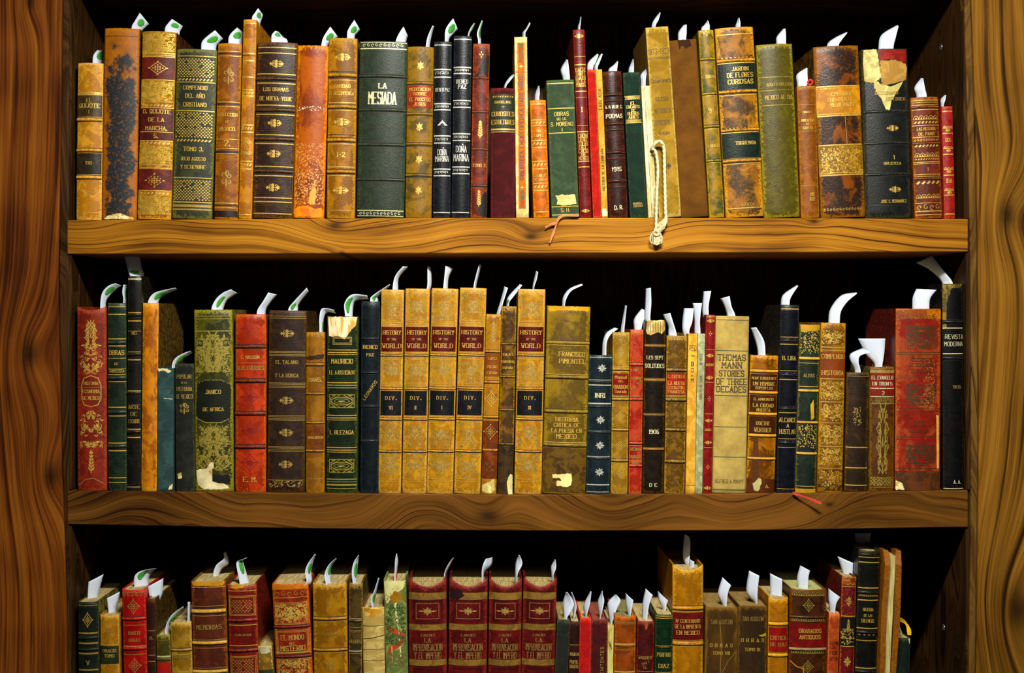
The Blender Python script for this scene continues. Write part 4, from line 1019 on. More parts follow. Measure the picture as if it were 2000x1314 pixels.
book(2, 1067, 1156, 598, 1060, 1142, 'wide olive brown book lettered HISTORIA CRITICA with torn sticker', fp,
  [('x',[(-.48,599),(.48,599),(.48,608),(.1,606),(-.48,609)],leather('c08a30')),('b',670,7),('P',667,673,'rope'),('g',674.5,1.2),('t',692,'FRANCISCO',9,T(fit=.62,x=8,mat=GOLD())),('t',706,'PIMENTEL',9,T(fit=.64,x=10)),('b',737,7),('g',732,1.2),('P',735,741,'rope'),('b',804,7),('P',801,807,'rope'),
   ('t',820,'HISTORIA',8,T(fit=.62,x=2)),('t',831,'CRITICA DE',8,T(fit=.62,x=2)),('t',842,'LA POESIA EN',8,T(fit=.72,x=2)),('t',853,'MEXICO',9,T(fit=.54,x=2)),('b',870,7),('g',865,1.6),('P',868,874,'rope'),
   ('c',876,962,leather('3a280f','5a4218',amt=.4)),('x',[(-.28,928),(-.05,926),(.18,925),(.18,948),(.05,952),(-.18,950),(-.18,941),(-.06,940),(-.1,935),(-.27,936)],paper('dcc68a'))], rag=3, cover=leather('6a5420','3a2c10'))
bl_ = leather('16232a','10191e',amt=.4,scale=60,rough=.36,wear='2c3c3c')
book(2, 1150, 1197, 693, 1145, 1191, 'blue leather book with silver fleurons lettered INRI', bl_,
  [('g',698,1.2,SILV()),('o',719,'fleur',(10,9),3,SILV()),('g',742,1.2,SILV()),('b',746,5),('g',752,2,SILV()),('t',772,'INRI',9,T(fit=.46,mat=PALE())),('g',788,2.4,SILV()),('b',794,5),('o',820,'fleur',(10,9),2,SILV()),('b',844,5),('g',842,1.2,SILV()),('o',870,'fleur',(10,9),2,SILV()),('b',895,5),('g',892,1.2,SILV()),('o',922,'fleur',(10,9),2,SILV()),('g',947,2,SILV()),('g',961,1,SILV())], cover=leather('6a6a4a','3a3a28'))
book(2, 1198, 1230, 648, 1192, 1227, 'narrow pale tan book with crimson label between blue and red books', leather('8c6c2c','745420',amt=.4,scale=40,wear='b09044'),
  [('b',720,7),('g',716,1.2),('g',725,1.2),('L',729,770,leather('7e100c','660c0a',rough=.4),.47),('t',736,'Manual',6,T(fit=.8)),('t',744,'DEL',4,T(fit=.3)),('t',755,'ORADOR',7,T(fit=.86)),('t',764,'Sagrado',6,T(fit=.72)),('b',779,6),('g',774,1.2),('o',688,'fleur',(8,13),0,DULL()),('o',812,'diamond',(8,8)),('b',839,5),('o',870,'diamond',(9,8)),('b',899,5),('o',925,'fleur',(8,9),0,DULL()),('P',650,668,'speck',DULL())], rag=3)
rd = leather('94180e','b03a20',amt=.4,scale=50,rough=.42,wear='d06038')
book(2, 1231, 1258, 643, 1228, 1253, 'narrow worn red book lettered vertically close with gilt beside pale tan book', rd,
  [('g',650,1,DULL()),('b',711,6),('t',722,'LOPEZ',5,T(mat=DULL())),('t',738,'PASTORAL',5,T(mat=DULL())),('v',738,765,'DEL MAR',5,T(ang=.8,mat=DULL())),('b',779,6),('g',773,1,DULL()),('b',865,6),('g',870,1),('t',877,'ROMA',6,T(mat=DULL())),('t',892,'BURGOS',6,T(mat=DULL())),('g',900,1),('t',904,'1880',5,T(mat=DULL())),('b',909,6)], rag=3)
bk = leather('1c140d','130d09',amt=.4,scale=60,rough=.34,wear='4a3418')
book(2, 1259, 1302, 626, 1255, 1296, 'black banded book dated 1906 with striped torn head', bk,
  [('x',[(-.42,626),(.44,624),(.46,646),(.3,652),(.1,648),(-.2,655),(-.42,652)],paper('cfc08c','a88c4c',amt=.4))]+[('ln',[(-.36+i*.12,628),(-.35+i*.12,648)],1,BLK) for i in range(7)]+
  [('b',675,6,leather('6a4c22')),('t',698,'LES SEPT',7,T(fit=.8,mat=PALE())),('t',714,'SOLITUDES',8,T(fit=.94,mat=PALE())),('b',742,7,leather('6a4c22')),('b',810,6,leather('5a3e1a')),('t',843,'1906',8,T(fit=.48,mat=PALE())),('b',877,6,leather('6a4c22')),('t',947,'D E',7,T(fit=.36,mat=PALE()))], rag=2, pgdrop=3)
book(2, 1303, 1343, 655, 1297, 1338, 'speckled tan book with orange red label lettered LA NUEVA LITERATURA', leather('6c4e1a','4a3210',amt=.48,scale=140,wear='a08040'),
  [('P',660,664,'rope'),('b',722,7),('P',719,724,'rope'),('L',729,770,leather('a8220e','8a1a0a',rough=.4),.47),('t',735,'C. CASTILLO',6,T(fit=.86)),('t',748,'LA NUEVA',7,T(fit=.86)),('t',757,'LITERATURA',6,T(fit=.86)),('t',765,'FRANCESA',6,T(fit=.84)),('P',772,776,'zig'),('b',780,7),('b',839,7),('b',901,7)], rag=3)
book(2, 1344, 1363, 651, 1339, 1357, 'thin yellow paperback lettered RED', paper('d0a04e','b8843a',amt=.35),
  [('t',679,'RED',11,T(fit=.8,mat=BLK,serif=False,bold=.7)),('t',694,'POR',3,T(fit=.5,mat=BLK)),('t',710,'B',8,T(mat=BLK,serif=False)),('t',722,'O',8,T(mat=BLK,serif=False)),('t',733,'DE',3,T(mat=BLK)),('t',742,'M',8,T(mat=BLK,serif=False)),('g',948,.8,BLK)], flat=True, board=.4)
book(2, 1363, 1378, 651, 1357, 1372, 'thin pale green paperback beside thin yellow one', paper('a8ac80','8a8c60',amt=.35),
  [('v',690,712,'REVISTA',5,T(mat=ink('6a6a4a'))),('v',730,780,'SONATA DE ABRIL',5,T(mat=ink('8a6a4a')))], flat=True, board=.4)
book(2, 1379, 1398, 614, 1373, 1390, 'tall narrow red leather book with gilt crosses', leather('861014','6c0a0e',amt=.35,scale=80,rough=.38,wear='a83028'),
  [('o',626,'flower',(9,4)),('g',618,1),('o',651,'dots',(4,6)),('g',682,1,DULL()),('o',694,'flower',(9,4)),('t',712,'RODO',5),('o',737,'flower',(9,4)),('g',746,1),('o',778,'dots',(4,6)),('g',808,1),('o',821,'flower',(9,4)),('t',839,'ARIEL',5),('o',864,'flower',(9,4)),('g',874,1),('o',912,'dots',(4,6)),('o',953,'flower',(8,4))])
GRN = ink('24422c', .6)
book(2, 1398, 1465, 617, 1392, 1457, 'wide beige burlap cloth book with thin green lines', leather('b89f60',kind='burlap',rough=.85,wear='bea868',wearlvl=.3),
  [('g',625,1.2,GRN),('g',685,1.4,GRN),('t',698,'THOMAS',12,T(fit=.86,mat=ink('4a3a1c'),bold=.95)),('t',713,'MANN',12,T(fit=.66,mat=ink('4a3a1c'),bold=.95)),('t',729,'STORIES',12,T(fit=.78,mat=ink('4a3a1c'),bold=.95)),('t',745,'OF THREE',12,T(fit=.94,mat=ink('4a3a1c'),bold=.95)),('t',760,'DECADES',12,T(fit=.92,mat=ink('4a3a1c'),bold=.95)),('g',773,1.4,GRN),('g',834,1.4,GRN),('g',893,1.4,GRN),('t',940,'ALFRED A KNOPF',7,T(fit=.9,mat=ink('4a3a1c'),bold=.7)),('g',957,1.4,GRN)], bulge=.003)
it = leather('8a5620','54300f',amt=.4,scale=32,rough=.36,wear='c08a3a')
lbn = leather('40200f','30170a',rough=.4)
ebn = leather('b08038')
book(2, 1466, 1523, 694, 1459, 1513, 'brown book with three dark labels and pale raised bands', it,
  [('b',725,6,ebn),('L',731,765,lbn,.48),('t',739,'IVAN TURGUENEV',5,T(fit=.9)),('t',750,'UN HOMBRE',7,T(fit=.8)),('t',758,'SUPERFLUO',5,T(fit=.64)),('b',767,6,ebn),('L',772,806,lbn,.48),('t',780,'G. ANNUNZIO',5,T(fit=.84)),('t',792,'LA CIUDAD',7,T(fit=.76)),('t',801,'MUERTA',6,T(fit=.5)),('b',809,6,ebn),('L',814,847,lbn,.48),('t',827,'GOETHE',7,T(fit=.5)),('t',840,'WERTHER',8,T(fit=.62)),('b',851,6,ebn),('b',896,5,ebn),
   ('c',936,962,leather('4a220e')),('x',[(-.3,852),(-.15,852),(-.12,900),(-.08,935),(-.3,940),(-.34,900)],leather('4a2a10')),('x',[(-.3,945),(-.1,934),(.0,936),(.02,945),(-.1,960),(-.25,958)],paper('a8a070')),('t',950,'A.',7,T(x=12))], rag=3)
nv2 = leather('0e1018','090a10',amt=.4,scale=80,rough=.34,wear='262830')
book(2, 1526, 1562, 595, 1517, 1554, 'tall navy leather book lettered ALCANCE A HISTORIAS', nv2,
  [('g',603,2),('b',665,7),('P',661,669,'scroll',PALE()),('g',672,1.6),('g',658,1),('t',699,'H. LIRA',8,T(fit=.75)),('b',732,7),('P',728,736,'scroll',PALE()),('g',741,1.6),('g',724,1),('b',798,7),('P',794,802,'scroll',PALE()),('g',806,1.2),('t',820,'ALCANCE',9,T(fit=.94)),('t',831,'A',7,T()),('t',843,'HUSTLAR',9,T(fit=.9)),('b',865,7),('P',861,869,'scroll',PALE()),('g',874,1),('g',857,1),('g',955,1.2,DULL())], cover=leather('101218'))
gt = leather('18281a','101c12',amt=.4,scale=40,wear='6a6a30')
ebt = leather('b08a44')
book(2, 1563, 1604, 633, 1554, 1594, 'worn dark green book with tan raised bands', gt,
  [('x',[(-.48,634),(.48,634),(.46,645),(-.44,648)],leather('a88034')),('b',700,6,ebt),('g',709,1.2),('t',733,'ALMAS',7,T(fit=.55,mat=DULL())),('g',755,1.2),('b',763,6,ebt),('x',[(.1,790),(.26,780),(.32,815),(.15,820)],leather('b0903c')),('b',825,5,ebt),('P',830,875,'speck'),('b',886,5,ebt),('g',950,1),('P',645,690,'speck'),('c',955,963,leather('a88034'))], rag=3, cover=leather('8a6a2c','4a3a18'))
ch = leather('7a5218','5a380e',amt=.45,scale=40,wear='b8862e')
book(2, 1606, 1653, 630, 1596, 1648, 'wide gilt speckled brown book lettered COMPENDIO', ch,
  [('P',645,672,'speck'),('P',645,672,'ivy'),('g',678,1.6),('g',684,1),('c',688,738,leather('6a3214')),('t',696,'COMPENDIO',9,T(fit=.95)),('t',728,'HISTORIA',9,T(fit=.9)),('g',740,1.4),('P',744,780,'speck'),('P',744,780,'ivy'),('g',785,1.6),('P',790,822,'speck'),('P',790,822,'ivy'),('g',826,1.2),('P',830,868,'speck'),('P',830,868,'ivy'),('g',872,1.6),('P',876,908,'speck'),('P',876,908,'ivy'),('g',915,1.4),('c',918,958,leather('2e1e0c','7a5218',amt=.4)),('P',920,950,'speck')], rag=2)
dk = leather('33210f','1e130a',amt=.45,scale=35,wear='5a3e1a')
book(2, 1656, 1699, 727, 1649, 1696, 'plain dark brown book with three gilt lines behind curled slips', dk,
  [('g',735,.8,DULL()),('P',795,830,'speck',DULL(),-.2,.15),('g',874,2),('g',914,2),('g',948,2)], rag=1)
book(2, 1701, 1749, 716, 1699, 1748, 'brown book with red title panel and tall gilt arabesque', leather('54300f','3c2009',amt=.4,scale=50,wear='7a5224'),
  [('c',722,729,DULL()),('c',728,774,leather('8a1a0c','701408')),('t',737,'EL EVANGELIO',7,T(fit=.92,mat=PALE())),('t',749,'EN TRIUNFO.',7,T(fit=.86,mat=PALE())),('g',758,1.6,PALE()),('t',767,'3',7,T(mat=PALE())),('g',774,1.4,PALE()),('P',775,787,'weave',OG()),('g',788,1.4,OG()),('o',862,'arab',(17,66),0,OG()),('P',930,950,'weave',OG()),('P',932,948,'lattice',OG()),('g',952,1,OG())], rag=2, cover=leather('6a6430','3a3418'))
tm = leather('84180e','9a3a1c',amt=.3,scale=32,rough=.36,wear='c85a2c')
BT = lambda: ink('4c3012', .5, .2, name='dark_gilt')
book(2, 1751, 1841, 602, 1750, 1838, 'very wide worn red book with tooled panels and brown foot', tm,
  [('c',604,622,leather('a0641e','8a3a14',amt=.5)),('P',612,625,'scroll',BT()),('g',627,1,BT()),('P',637,680,'arab2' if False else 'ivy',BT(),-.3,.42),('P',637,680,'frame',BT(),-.3,.42),('o',658,'oval',(26,20),4,BT()),('g',688,1.2,BT()),('g',692,1,BT()),('t',702,'NOCIONES',7,T(fit=.5,x=4,mat=BT())),('t',712,'DE ZOOLOGIA',7,T(fit=.56,x=4,mat=BT())),('t',724,'ELEMENTAL',7,T(fit=.46,x=4,mat=BT())),('g',734,1,BT()),('g',738,1,BT()),
   ('o',770,'oval',(28,22),4,BT()),('P',748,792,'ivy',BT(),-.3,.42),('g',797,1,BT()),('g',803,1.2,BT()),('t',824,'Tomo I.',16,T(fit=.5,x=2,mat=BT(),serif=False,bold=.8)),('t',842,'SEGUNDA PARTE',5,T(fit=.5,x=2,mat=BT())),('g',853,1,BT()),('g',858,1,BT()),('o',887,'oval',(28,20),4,BT()),('P',864,910,'ivy',BT(),-.3,.42),('g',915,1.2,BT()),
   ('c',920,958,leather('3c2412','5a3018',amt=.4)),('P',924,934,'rope',BT()),('x',[(-.49,938),(-.36,944),(-.3,957),(-.49,957)],CREAM),('x',[(.4,810),(.46,812),(.47,915),(.42,915)],leather('cfa060')),('P',700,800,'speck',ink('a85a24'),.1,.35)], rag=2, cover=leather('5e0c10','4a080c',amt=.4))
book(2, 1842, 1882, 553, 1843, 1884, 'tall black book at right end of middle shelf', leather('0d0d0c','080807',amt=.4,scale=60,rough=.36,wear='24221a'),
  [('x',[(-.49,554),(.45,554),(.44,560),(-.1,562),(-.3,590),(-.34,640),(-.49,642)],leather('8a7434','4a3c18',amt=.5)),('b',628,7),('P',625,631,'rope',PALE()),('g',640,1.6,PALE()),('t',657,'REVISTA',9,T(fit=.92,x=2,mat=PALE(),serif=False,bold=.8)),('t',671,'MODERNA',9,T(fit=.94,x=1,mat=PALE(),serif=False,bold=.8)),('g',690,2,PALE()),('b',699,6),('P',696,702,'rope',PALE()),('t',755,'1905',6,T(fit=.45,x=6,mat=DULL(),serif=False)),('t',941,'A. A.',7,T(fit=.36,x=6,mat=PALE())),('g',954,1.2,PALE())], rag=3)
# ---------------------------------------------------------------- bottom shelf books (feet hidden below the frame)
book(3, 150, 191, 1175, 152, 192, 'black green book with gilt lozenge at left end of bottom shelf', leather('121a12','0c120c',amt=.4,scale=60,wear='2a3220'),
  [('o',1210,'diamond',(9,13)),('g',1182,1,DULL()),('g',1236,3,DULL()),('b',1245,6),('g',1256,3,DULL()),('g',1276,3,DULL()),('b',1268,6),('t',1294,'V',9,T(mat=DULL())),('g',1308,3,DULL())], pgdrop=1, cover=leather('6a6430','3a3a1c'))
book(3, 192, 234, 1200, 194, 233, 'small golden tan book with dark green label', leather('a87a34','8a5c20',amt=.45,scale=45,wear='c89a4c'),
  [('o',1232,'swirl',(10,12),0,DULL()),('L',1261,1296,leather('2c3218','1e2412'),.48),('t',1270,'ORACIO',6),('t',1280,'TOMO',6),('g',1259,1.4),('g',1297,1.4),('g',1288,1)], pgdrop=2, dip=2)
book(3, 235, 284, 1150, 240, 287, 'bright scarlet leather book with raised bands', leather('a80c0c','8c0808',amt=.3,scale=60,rough=.36,wear='d03c2c'),
  [('g',1157,1.2,DULL()),('P',1158,1166,'scroll',DULL()),('o',1184,'diamond',(11,13),0,DULL()),('b',1208,7),('g',1221,1,DULL()),('t',1236,'MARTI',7,T(fit=.5,mat=DULL())),('t',1250,'OBRAS',6,T(fit=.5,mat=DULL())),('b',1266,7),('g',1262,1.4),('g',1278,1,DULL()),('o',1300,'diamond',(11,13),0,DULL())], pgdrop=1, dip=2)
book(3, 286, 305, 1168, 288, 304, 'narrow dark brown book with mottled side board', leather('381c12','26120c',amt=.4,scale=60,wear='5a3420'),
  [('g',1231,1.6,DULL()),('t',1245,'EL',5),('g',1279,1.6,DULL()),('g',1291,1.6,DULL())], cover=leather('4a3614','1e160c',amt=.4,scale=90), pgdrop=1)
book(3, 305, 331, 1240, 306, 333, 'small olive book with bright red lower half', leather('4a4418','38340f',amt=.4,wear='8a7c38'),
  [('g',1250,1,DULL()),('g',1282,3,PALE()),('g',1286,1.4,OG()),('d',1290,2),('c',1293,1400,cloth('b41414'))], pgdrop=1)
book(3, 332, 372, 1215, 334, 375, 'short tan worn book beside small olive and red book', leather('94702e','78561e',amt=.4,scale=40,wear='c0a058'),
  [('P',1240,1250,'ivy',DULL()),('b',1269,5),('g',1278,1.4),('t',1284,'HISTORIA',5,T(mat=DULL())),('g',1312,1.4)], rag=3, pgdrop=1, cover=leather('6e5a2a','4a3a18'))
book(3, 368, 442, 1135, 376, 444, 'wide reddish brown book with tan bands and worn golden head', leather('5e2414','46180e',amt=.4,scale=45,wear='8a4a20'),
  [('x',[(-.49,1136),(.49,1136),(.49,1142),(.3,1146),(-.1,1143),(-.4,1144),(-.48,1141)],leather('c08a3a')),('g',1147,1.4),('g',1184,1.2,DULL()),('b',1194,8,leather('b08a44')),('g',1203,1),('t',1225,'MEMORIAS',9,T(fit=.76,mat=DULL())),('g',1250,1),('b',1256,7,leather('b08a44')),('g',1266,1,DULL()),('g',1305,1,DULL()),('b',1312,7,leather('b08a44'))], rag=3, pgdrop=1, dip=3, cover=leather('7a5a28','4a3010',amt=.5))
book(3, 442, 501, 1140, 447, 505, 'maroon book with dotted panels and gold worn head', leather('741410','5a0e0c',amt=.35,scale=50,rough=.38,wear='a84028'),
  [('x',[(-.3,1141),(0,1141),(.1,1146),(-.2,1150),(-.4,1147)],leather('c08a3a')),('g',1154,1.4),('P',1164,1202,'frame',None,-.44,.44),('P',1170,1197,'lattice',DULL(),-.34,.34),('b',1211,7),('g',1221,1.6),('t',1240,'ESPAÑA CRISTIANA',4,T(fit=.6,mat=DULL())),('g',1261,1.6),('b',1270,7),('P',1282,1320,'frame',None,-.44,.44),('P',1288,1316,'lattice',DULL(),-.34,.34)], dip=5, pgdrop=0, rag=2)
book(3, 505, 528, 1262, 507, 532, 'tiny tan book low between maroon and red gilt books', leather('8a6a34','6e5022',amt=.45,wear='c8b070'),
  [('x',[(-.4,1264),(.3,1263),(.4,1275),(-.3,1277)],paper('b8b490')),('c',1308,1340,leather('2e361c'))], pgdrop=1)
rg = leather('8e2412','701a0c',amt=.35,scale=50,rough=.38,wear='c46a2c')
book(3, 525, 606, 1140, 538, 610, 'wide red book with bright gold tooled panels', rg,
  [('c',1144,1152,leather('b06a28')),('P',1154,1166,'scroll',DULL()),('g',1168,1),('P',1178,1220,'frame',None,-.44,.44),('P',1180,1218,'ivy'),('P',1180,1218,'speck'),('o',1198,'flower',(22,15)),('b',1225,5,leather('5e1410')),('P',1233,1275,'frame',None,-.44,.44),('t',1246,'EL MUNDO',10,T(fit=.66)),('t',1258,'DEL',5,T(fit=.2)),('t',1267,'MISTERIO',10,T(fit=.7)),('g',1276,2),('b',1283,5,leather('5e1410')),('P',1290,1340,'ivy'),('P',1290,1340,'speck'),('P',1288,1345,'frame',None,-.44,.44)], dip=2, pgdrop=-1)
tg = leather('8e6424','704a18',amt=.45,scale=40,rough=.4,wear='b88c40')
book(3, 607, 679, 1138, 612, 679, 'wide golden brown plain banded book beside red gold tooled book', tg,
  [('b',1208,6),('g',1213,1.2,DULL()),('o',1178,'swirl',(10,10),0,DULL()),('t',1238,'LEYENDAS',5,T(fit=.5,mat=DULL())),('b',1269,6),('g',1275,1,DULL()),('o',1300,'trefoil',(13,11),0,DULL())], dip=4, pgdrop=0, rag=2)
book(3, 680, 710, 1138, 680, 707, 'narrow dark mottled book with silver lines', leather('2c2212','463618',amt=.35,scale=40,wear='8a6e34'),
  [('g',1208,2,PALE()),('b',1211,5),('g',1225,1,DULL()),('t',1232,'CUENTOS',5,T(mat=DULL())),('t',1252,'NEGROS',7,T(mat=DULL())),('g',1271,2,SILV()),('g',1276,1,DULL())], dip=3, pgdrop=0)
book(3, 708, 749, 1186, 709, 752, 'tattered cream book with exposed cords', paper('bca66a','a48a50',amt=.4,scale=60,stretch=.4),
  [('x',[(-.45,1187),(.3,1189),(.45,1195),(.1,1202),(-.2,1206),(-.1,1196),(-.44,1194)],leather('b8843a')),('d',1222,1),('ln',[(-.48,1248),(-.1,1246),(.48,1241)],1.5,BLK),('d',1268,.8),('d',1290,1)], rag=5, pgdrop=2, cover=paper('6a4a2a'))
ff = paper('8a9048','5c6c30',amt=.45,scale=45)
book(3, 748, 793, 1132, 753, 797, 'green floral illustrated book with red ribbon pattern', ff,
  [('x',[(-.48,1134),(.48,1134),(.4,1148),(.2,1155),(-.1,1160),(-.35,1178),(-.48,1176)],paper('c8c488')),('P',1158,1180,'speck',ink('8a5a1c')),('x',[(-.25,1165),(0,1154),(.3,1160),(.32,1170),(0,1178),(-.2,1172)],paper('8a641c')),('x',[(-.4,1221),(.42,1237),(.44,1252),(-.38,1232)],paper('b0401c')),('x',[(-.38,1266),(.3,1248),(.42,1240),(.42,1252),(.2,1262),(-.38,1278)],paper('b0401c')),
   ('x',[(-.02,1178),(.06,1176),(.14,1222),(.06,1224)],paper('d8d49a')),('ln',[(.12,1225),(.2,1282)],2,paper('c8c488')),('ln',[(-.2,1262),(-.18,1290)],1.4,paper('c8c488')),('P',1180,1260,'speck',ink('2e4a1c')),('P',1180,1265,'ivy',ink('35521e')),('P',1275,1300,'speck',ink('7a4a1c'))], rag=5, dip=4, pgdrop=2)
tr_ = leather('5c1014','460a0e',amt=.35,scale=50,rough=.34,wear='8a2a26')
GB = lambda: ink('9a7a3c', .45, .3, name='band_gilt')
def tome(tl,tr,bl,br,nm,top=1130,xtra=[]):
    book(3, tl,tr,top,bl,br,nm,tr_,
      [('c',1157,1171,leather('7c5c2c','5e4420',amt=.4)),('P',1158,1170,'weave',GB()),('ln',[(-.36,1173),(.36,1173),(.36,1213),(-.36,1213),(-.36,1173)],2,leather('32070a')),('ln',[(-.3,1178),(.3,1178),(.3,1208),(-.3,1208),(-.3,1178)],.9,GB()),('o',1193,'star',(19,11),0,GOLD()),('o',1193,'fleur',(13,9),0,GB()),
       ('c',1219,1231,leather('7c5c2c','5e4420',amt=.4)),('P',1220,1230,'weave',GB()),('t',1240,'J. BALMES',5,T(fit=.4,mat=GB())),('t',1250,'LA',8,T(fit=.2,mat=GB())),('t',1264,'IMPROVISACION',14,T(fit=.8,mat=GB())),('t',1280,'Y EL IMPERIO',13,T(fit=.74,mat=GB())),
       ('c',1288,1300,leather('7c5c2c','5e4420',amt=.4)),('P',1289,1299,'weave',GB()),('ln',[(-.36,1306),(.36,1306),(.36,1350),(-.36,1350),(-.36,1306)],2,leather('32070a'))]+xtra, dip=15, pgdrop=4, bulge=.008, pg=('c8b478','98804a'), board=3)
tome(794,875,798,873,'first from left of four matching maroon tomes')
tome(877,953,875,951,'second from left of four matching maroon tomes with darkened head',xtra=[('x',[(-.49,1150),(-.2,1152),(-.1,1162),(-.3,1172),(-.49,1170)],leather('241012'))])
tome(955,1020,953,1018,'third from left of four matching maroon tomes')
tome(1021,1090,1018,1084,'rightmost of four matching maroon tomes')
book(3, 1090, 1112, 1210, 1084, 1109, 'plain grey cloth book right of the maroon tomes', cloth('24281f','1c2019',amt=.4,wear='44483a'), [], pgdrop=0, flat=True, pg=('b8a25e','7a6434'))
book(3, 1114, 1132, 1213, 1111, 1131, 'narrow dark maroon leather book between grey and scarlet books', leather('2e0e0c','200a08',amt=.35,wear='5c2a1c'),
  [('g',1259,1,DULL()),('t',1277,'RUEN',6),('t',1292,'POPOL',7),('t',1301,'BOGOTA',7)], pgdrop=0)
book(3, 1134, 1154, 1206, 1131, 1153, 'narrow flat scarlet cloth book', cloth('c4100e','a80c0a',amt=.3,wear='e04030'), [], pgdrop=2, flat=True)
book(3, 1155, 1187, 1210, 1153, 1186, 'maroon cloth book with vertical gilt title', cloth('4c0e12','3c0a0e',amt=.35,wear='7c3434'),
  [('v',1255,1330,'PENITENTES',7,T(x=6,mat=DULL()))], pgdrop=0, flat=True, pg=('a05a44','7a3a2c'))
book(3, 1187, 1199, 1220, 1186, 1198, 'thin ragged cream book with curled torn edge', paper('d6ca84','a8924e',amt=.4,stretch=4,scale=150),
  [('x',[(-.45,1250),(.1,1258),(.3,1270),(-.2,1262)],leather('7a5a24'))], flat=True, board=.5, rag=6)
book(3, 1200, 1244, 1202, 1199, 1242, 'orange brown book with pale gilt bands', leather('8c3c10','70300c',amt=.35,scale=40,rough=.36,wear='b8642a'),
  [('g',1215,1,DULL()),('g',1218,.8,DULL()),('g',1258,3.5),('d',1263,1),('g',1269,1.2,DULL()),('g',1312,3)], pgdrop=0, dip=2, pg=('98905a','6c6438'))
book(3, 1246, 1278, 1213, 1243, 1277, 'dark red book with lighter worn spot at head', leather('4a0c0e','38080a',amt=.35,scale=50,wear='8a2c1c'),
  [('x',[(-.1,1216),(.12,1216),(.08,1226),(0,1230),(-.06,1226)],leather('a8401c')),('t',1284,'WAGNER',6,T(fit=.8,mat=DULL())),('v',1286,1302,'siegfr',7,T(ang=.35,mat=DULL())),('t',1303,'EL',5,T(mat=DULL())),('g',1311,1,DULL())], pgdrop=0, rag=2)
book(3, 1281, 1315, 1200, 1279, 1314, 'forest green leather book with gilt lines at its head', leather('102a14','0c200f',amt=.35,scale=50,rough=.36,wear='2c4a26'),
  [('g',1203,1.2),('g',1207,1.2),('g',1261,1),('t',1262,'POEMAS',4,T(mat=DULL())),('t',1278,'PORFIRIO',8,T(fit=.8)),('t',1300,'DIAZ',8,T(fit=.62)),('g',1313,1.2)], pgdrop=-1, cover=leather('14301a'))
ct = leather('9c6828','82561e',amt=.4,scale=45,rough=.38,wear='d09a44')
book(3, 1310, 1379, 1103, 1314, 1374, 'tall tan book with red label lettered IV CENTENARIO', ct,
  [('P',1119,1127,'scroll',OG()),('b',1187,8),('g',1184,1.4),('g',1194,1),('c',1196,1249,leather('640c10','500a0c',rough=.4)),('t',1212,'IV CENTENARIO',7,T(fit=.82)),('t',1223,'DE LA IMPRENTA',8,T(fit=.88)),('t',1235,'EN MEXICO',8,T(fit=.78)),('b',1256,9),('g',1252,1.4),('g',1262,1)], dip=10, pgdrop=3)
sa = cloth('4a3214','3c280f',amt=.4,scale=70,wear='7a5a28',stretch=4)
book(3, 1379, 1441, 1186, 1376, 1440, 'olive brown cloth book lettered TOMO VIII', sa,
  [('t',1214,'SAN AGUSTIN',9,T(fit=.68,mat=GB())),('t',1260,'O B R A S',7,T(fit=.84,mat=GOLD())),('t',1275,'TOMO VIII',6,T(fit=.56)),('ln',[(-.05,1215),(0,1260),(-.02,1314)],.8,DULL()),('ln',[(.46,1272),(.2,1292),(0,1318)],.8,DULL())], bulge=.002, pgdrop=0, pg=('a88a50','7a6030'))
book(3, 1442, 1500, 1183, 1440, 1498, 'darker brown cloth book lettered TOMO IX', cloth('34230f','2a1c0c',amt=.4,scale=50,wear='6a4c20',stretch=2),
  [('t',1208,'SAN AGUSTIN',9,T(fit=.74,mat=GB())),('t',1250,'O B R A S',7,T(fit=.94,mat=GOLD())),('t',1268,'TOMO IX',6,T(fit=.6)),('x',[(.2,1240),(.45,1236),(.46,1242),(.3,1243)],leather('9a8a34'))], bulge=.002, pgdrop=0, pg=('a88a50','7a6030'))
book(3, 1501, 1541, 1166, 1500, 1539, 'orange tan banded book with red label', leather('a06822','82501a',amt=.42,scale=45,rough=.38,wear='c8923c'),
  [('b',1218,7,leather('c08a30')),('L',1225,1272,leather('94100c','7c0c0a',rough=.4),.47),('t',1245,'CRITICA',8,T(fit=.84,mat=DULL())),('t',1258,'DE GUIJ',7,T(fit=.84,mat=DULL())),('b',1279,7,leather('c08a30'))], dip=4, pgdrop=0)
gr = leather('3c2010','28150a',amt=.42,scale=40,rough=.36,wear='6a3c1c')
book(3, 1543, 1617, 1150, 1541, 1614, 'wide dark brown book with red band lettered GRABADOS ANTIGUOS', gr,
  [('P',1156,1163,'scallop',OG()),('o',1182,'diamond',(10,11),0,OG()),('b',1205,5),('P',1206,1213,'scallop',OG()),('c',1216,1264,leather('800c10','680a0c',rough=.4)),('t',1232,'GRABADOS',8,T(fit=.64,x=4)),('t',1244,'ANTIGUOS',8,T(fit=.6,x=4)),('b',1268,6,leather('7a6a4a')),('P',1269,1276,'scallop',OG()),('o',1302,'diamond',(10,11),0,OG()),('ln',[(-.46,1292),(-.3,1302),(-.12,1306),(-.1,1320)],2,leather('b8843a'))], pgdrop=2, pg=('c8c884','a8a860'), dip=2)
book(3, 1619, 1642, 1197, 1616, 1638, 'narrow orange red worn book right of GRABADOS book', leather('a03410','b8541c',amt=.4,scale=40,wear='d8784a'),
  [('t',1255,'THEMIN',6,T(mat=ink('3a0c08'))),('t',1263,'DE',5,T(fit=.4,mat=ink('3a0c08'))),('t',1274,'FROM',6,T(fit=.7,mat=ink('3a0c08'))),('t',1286,'BRITAIN',8,T(mat=ink('3a0c08')))], rag=3, pgdrop=0, board=1)
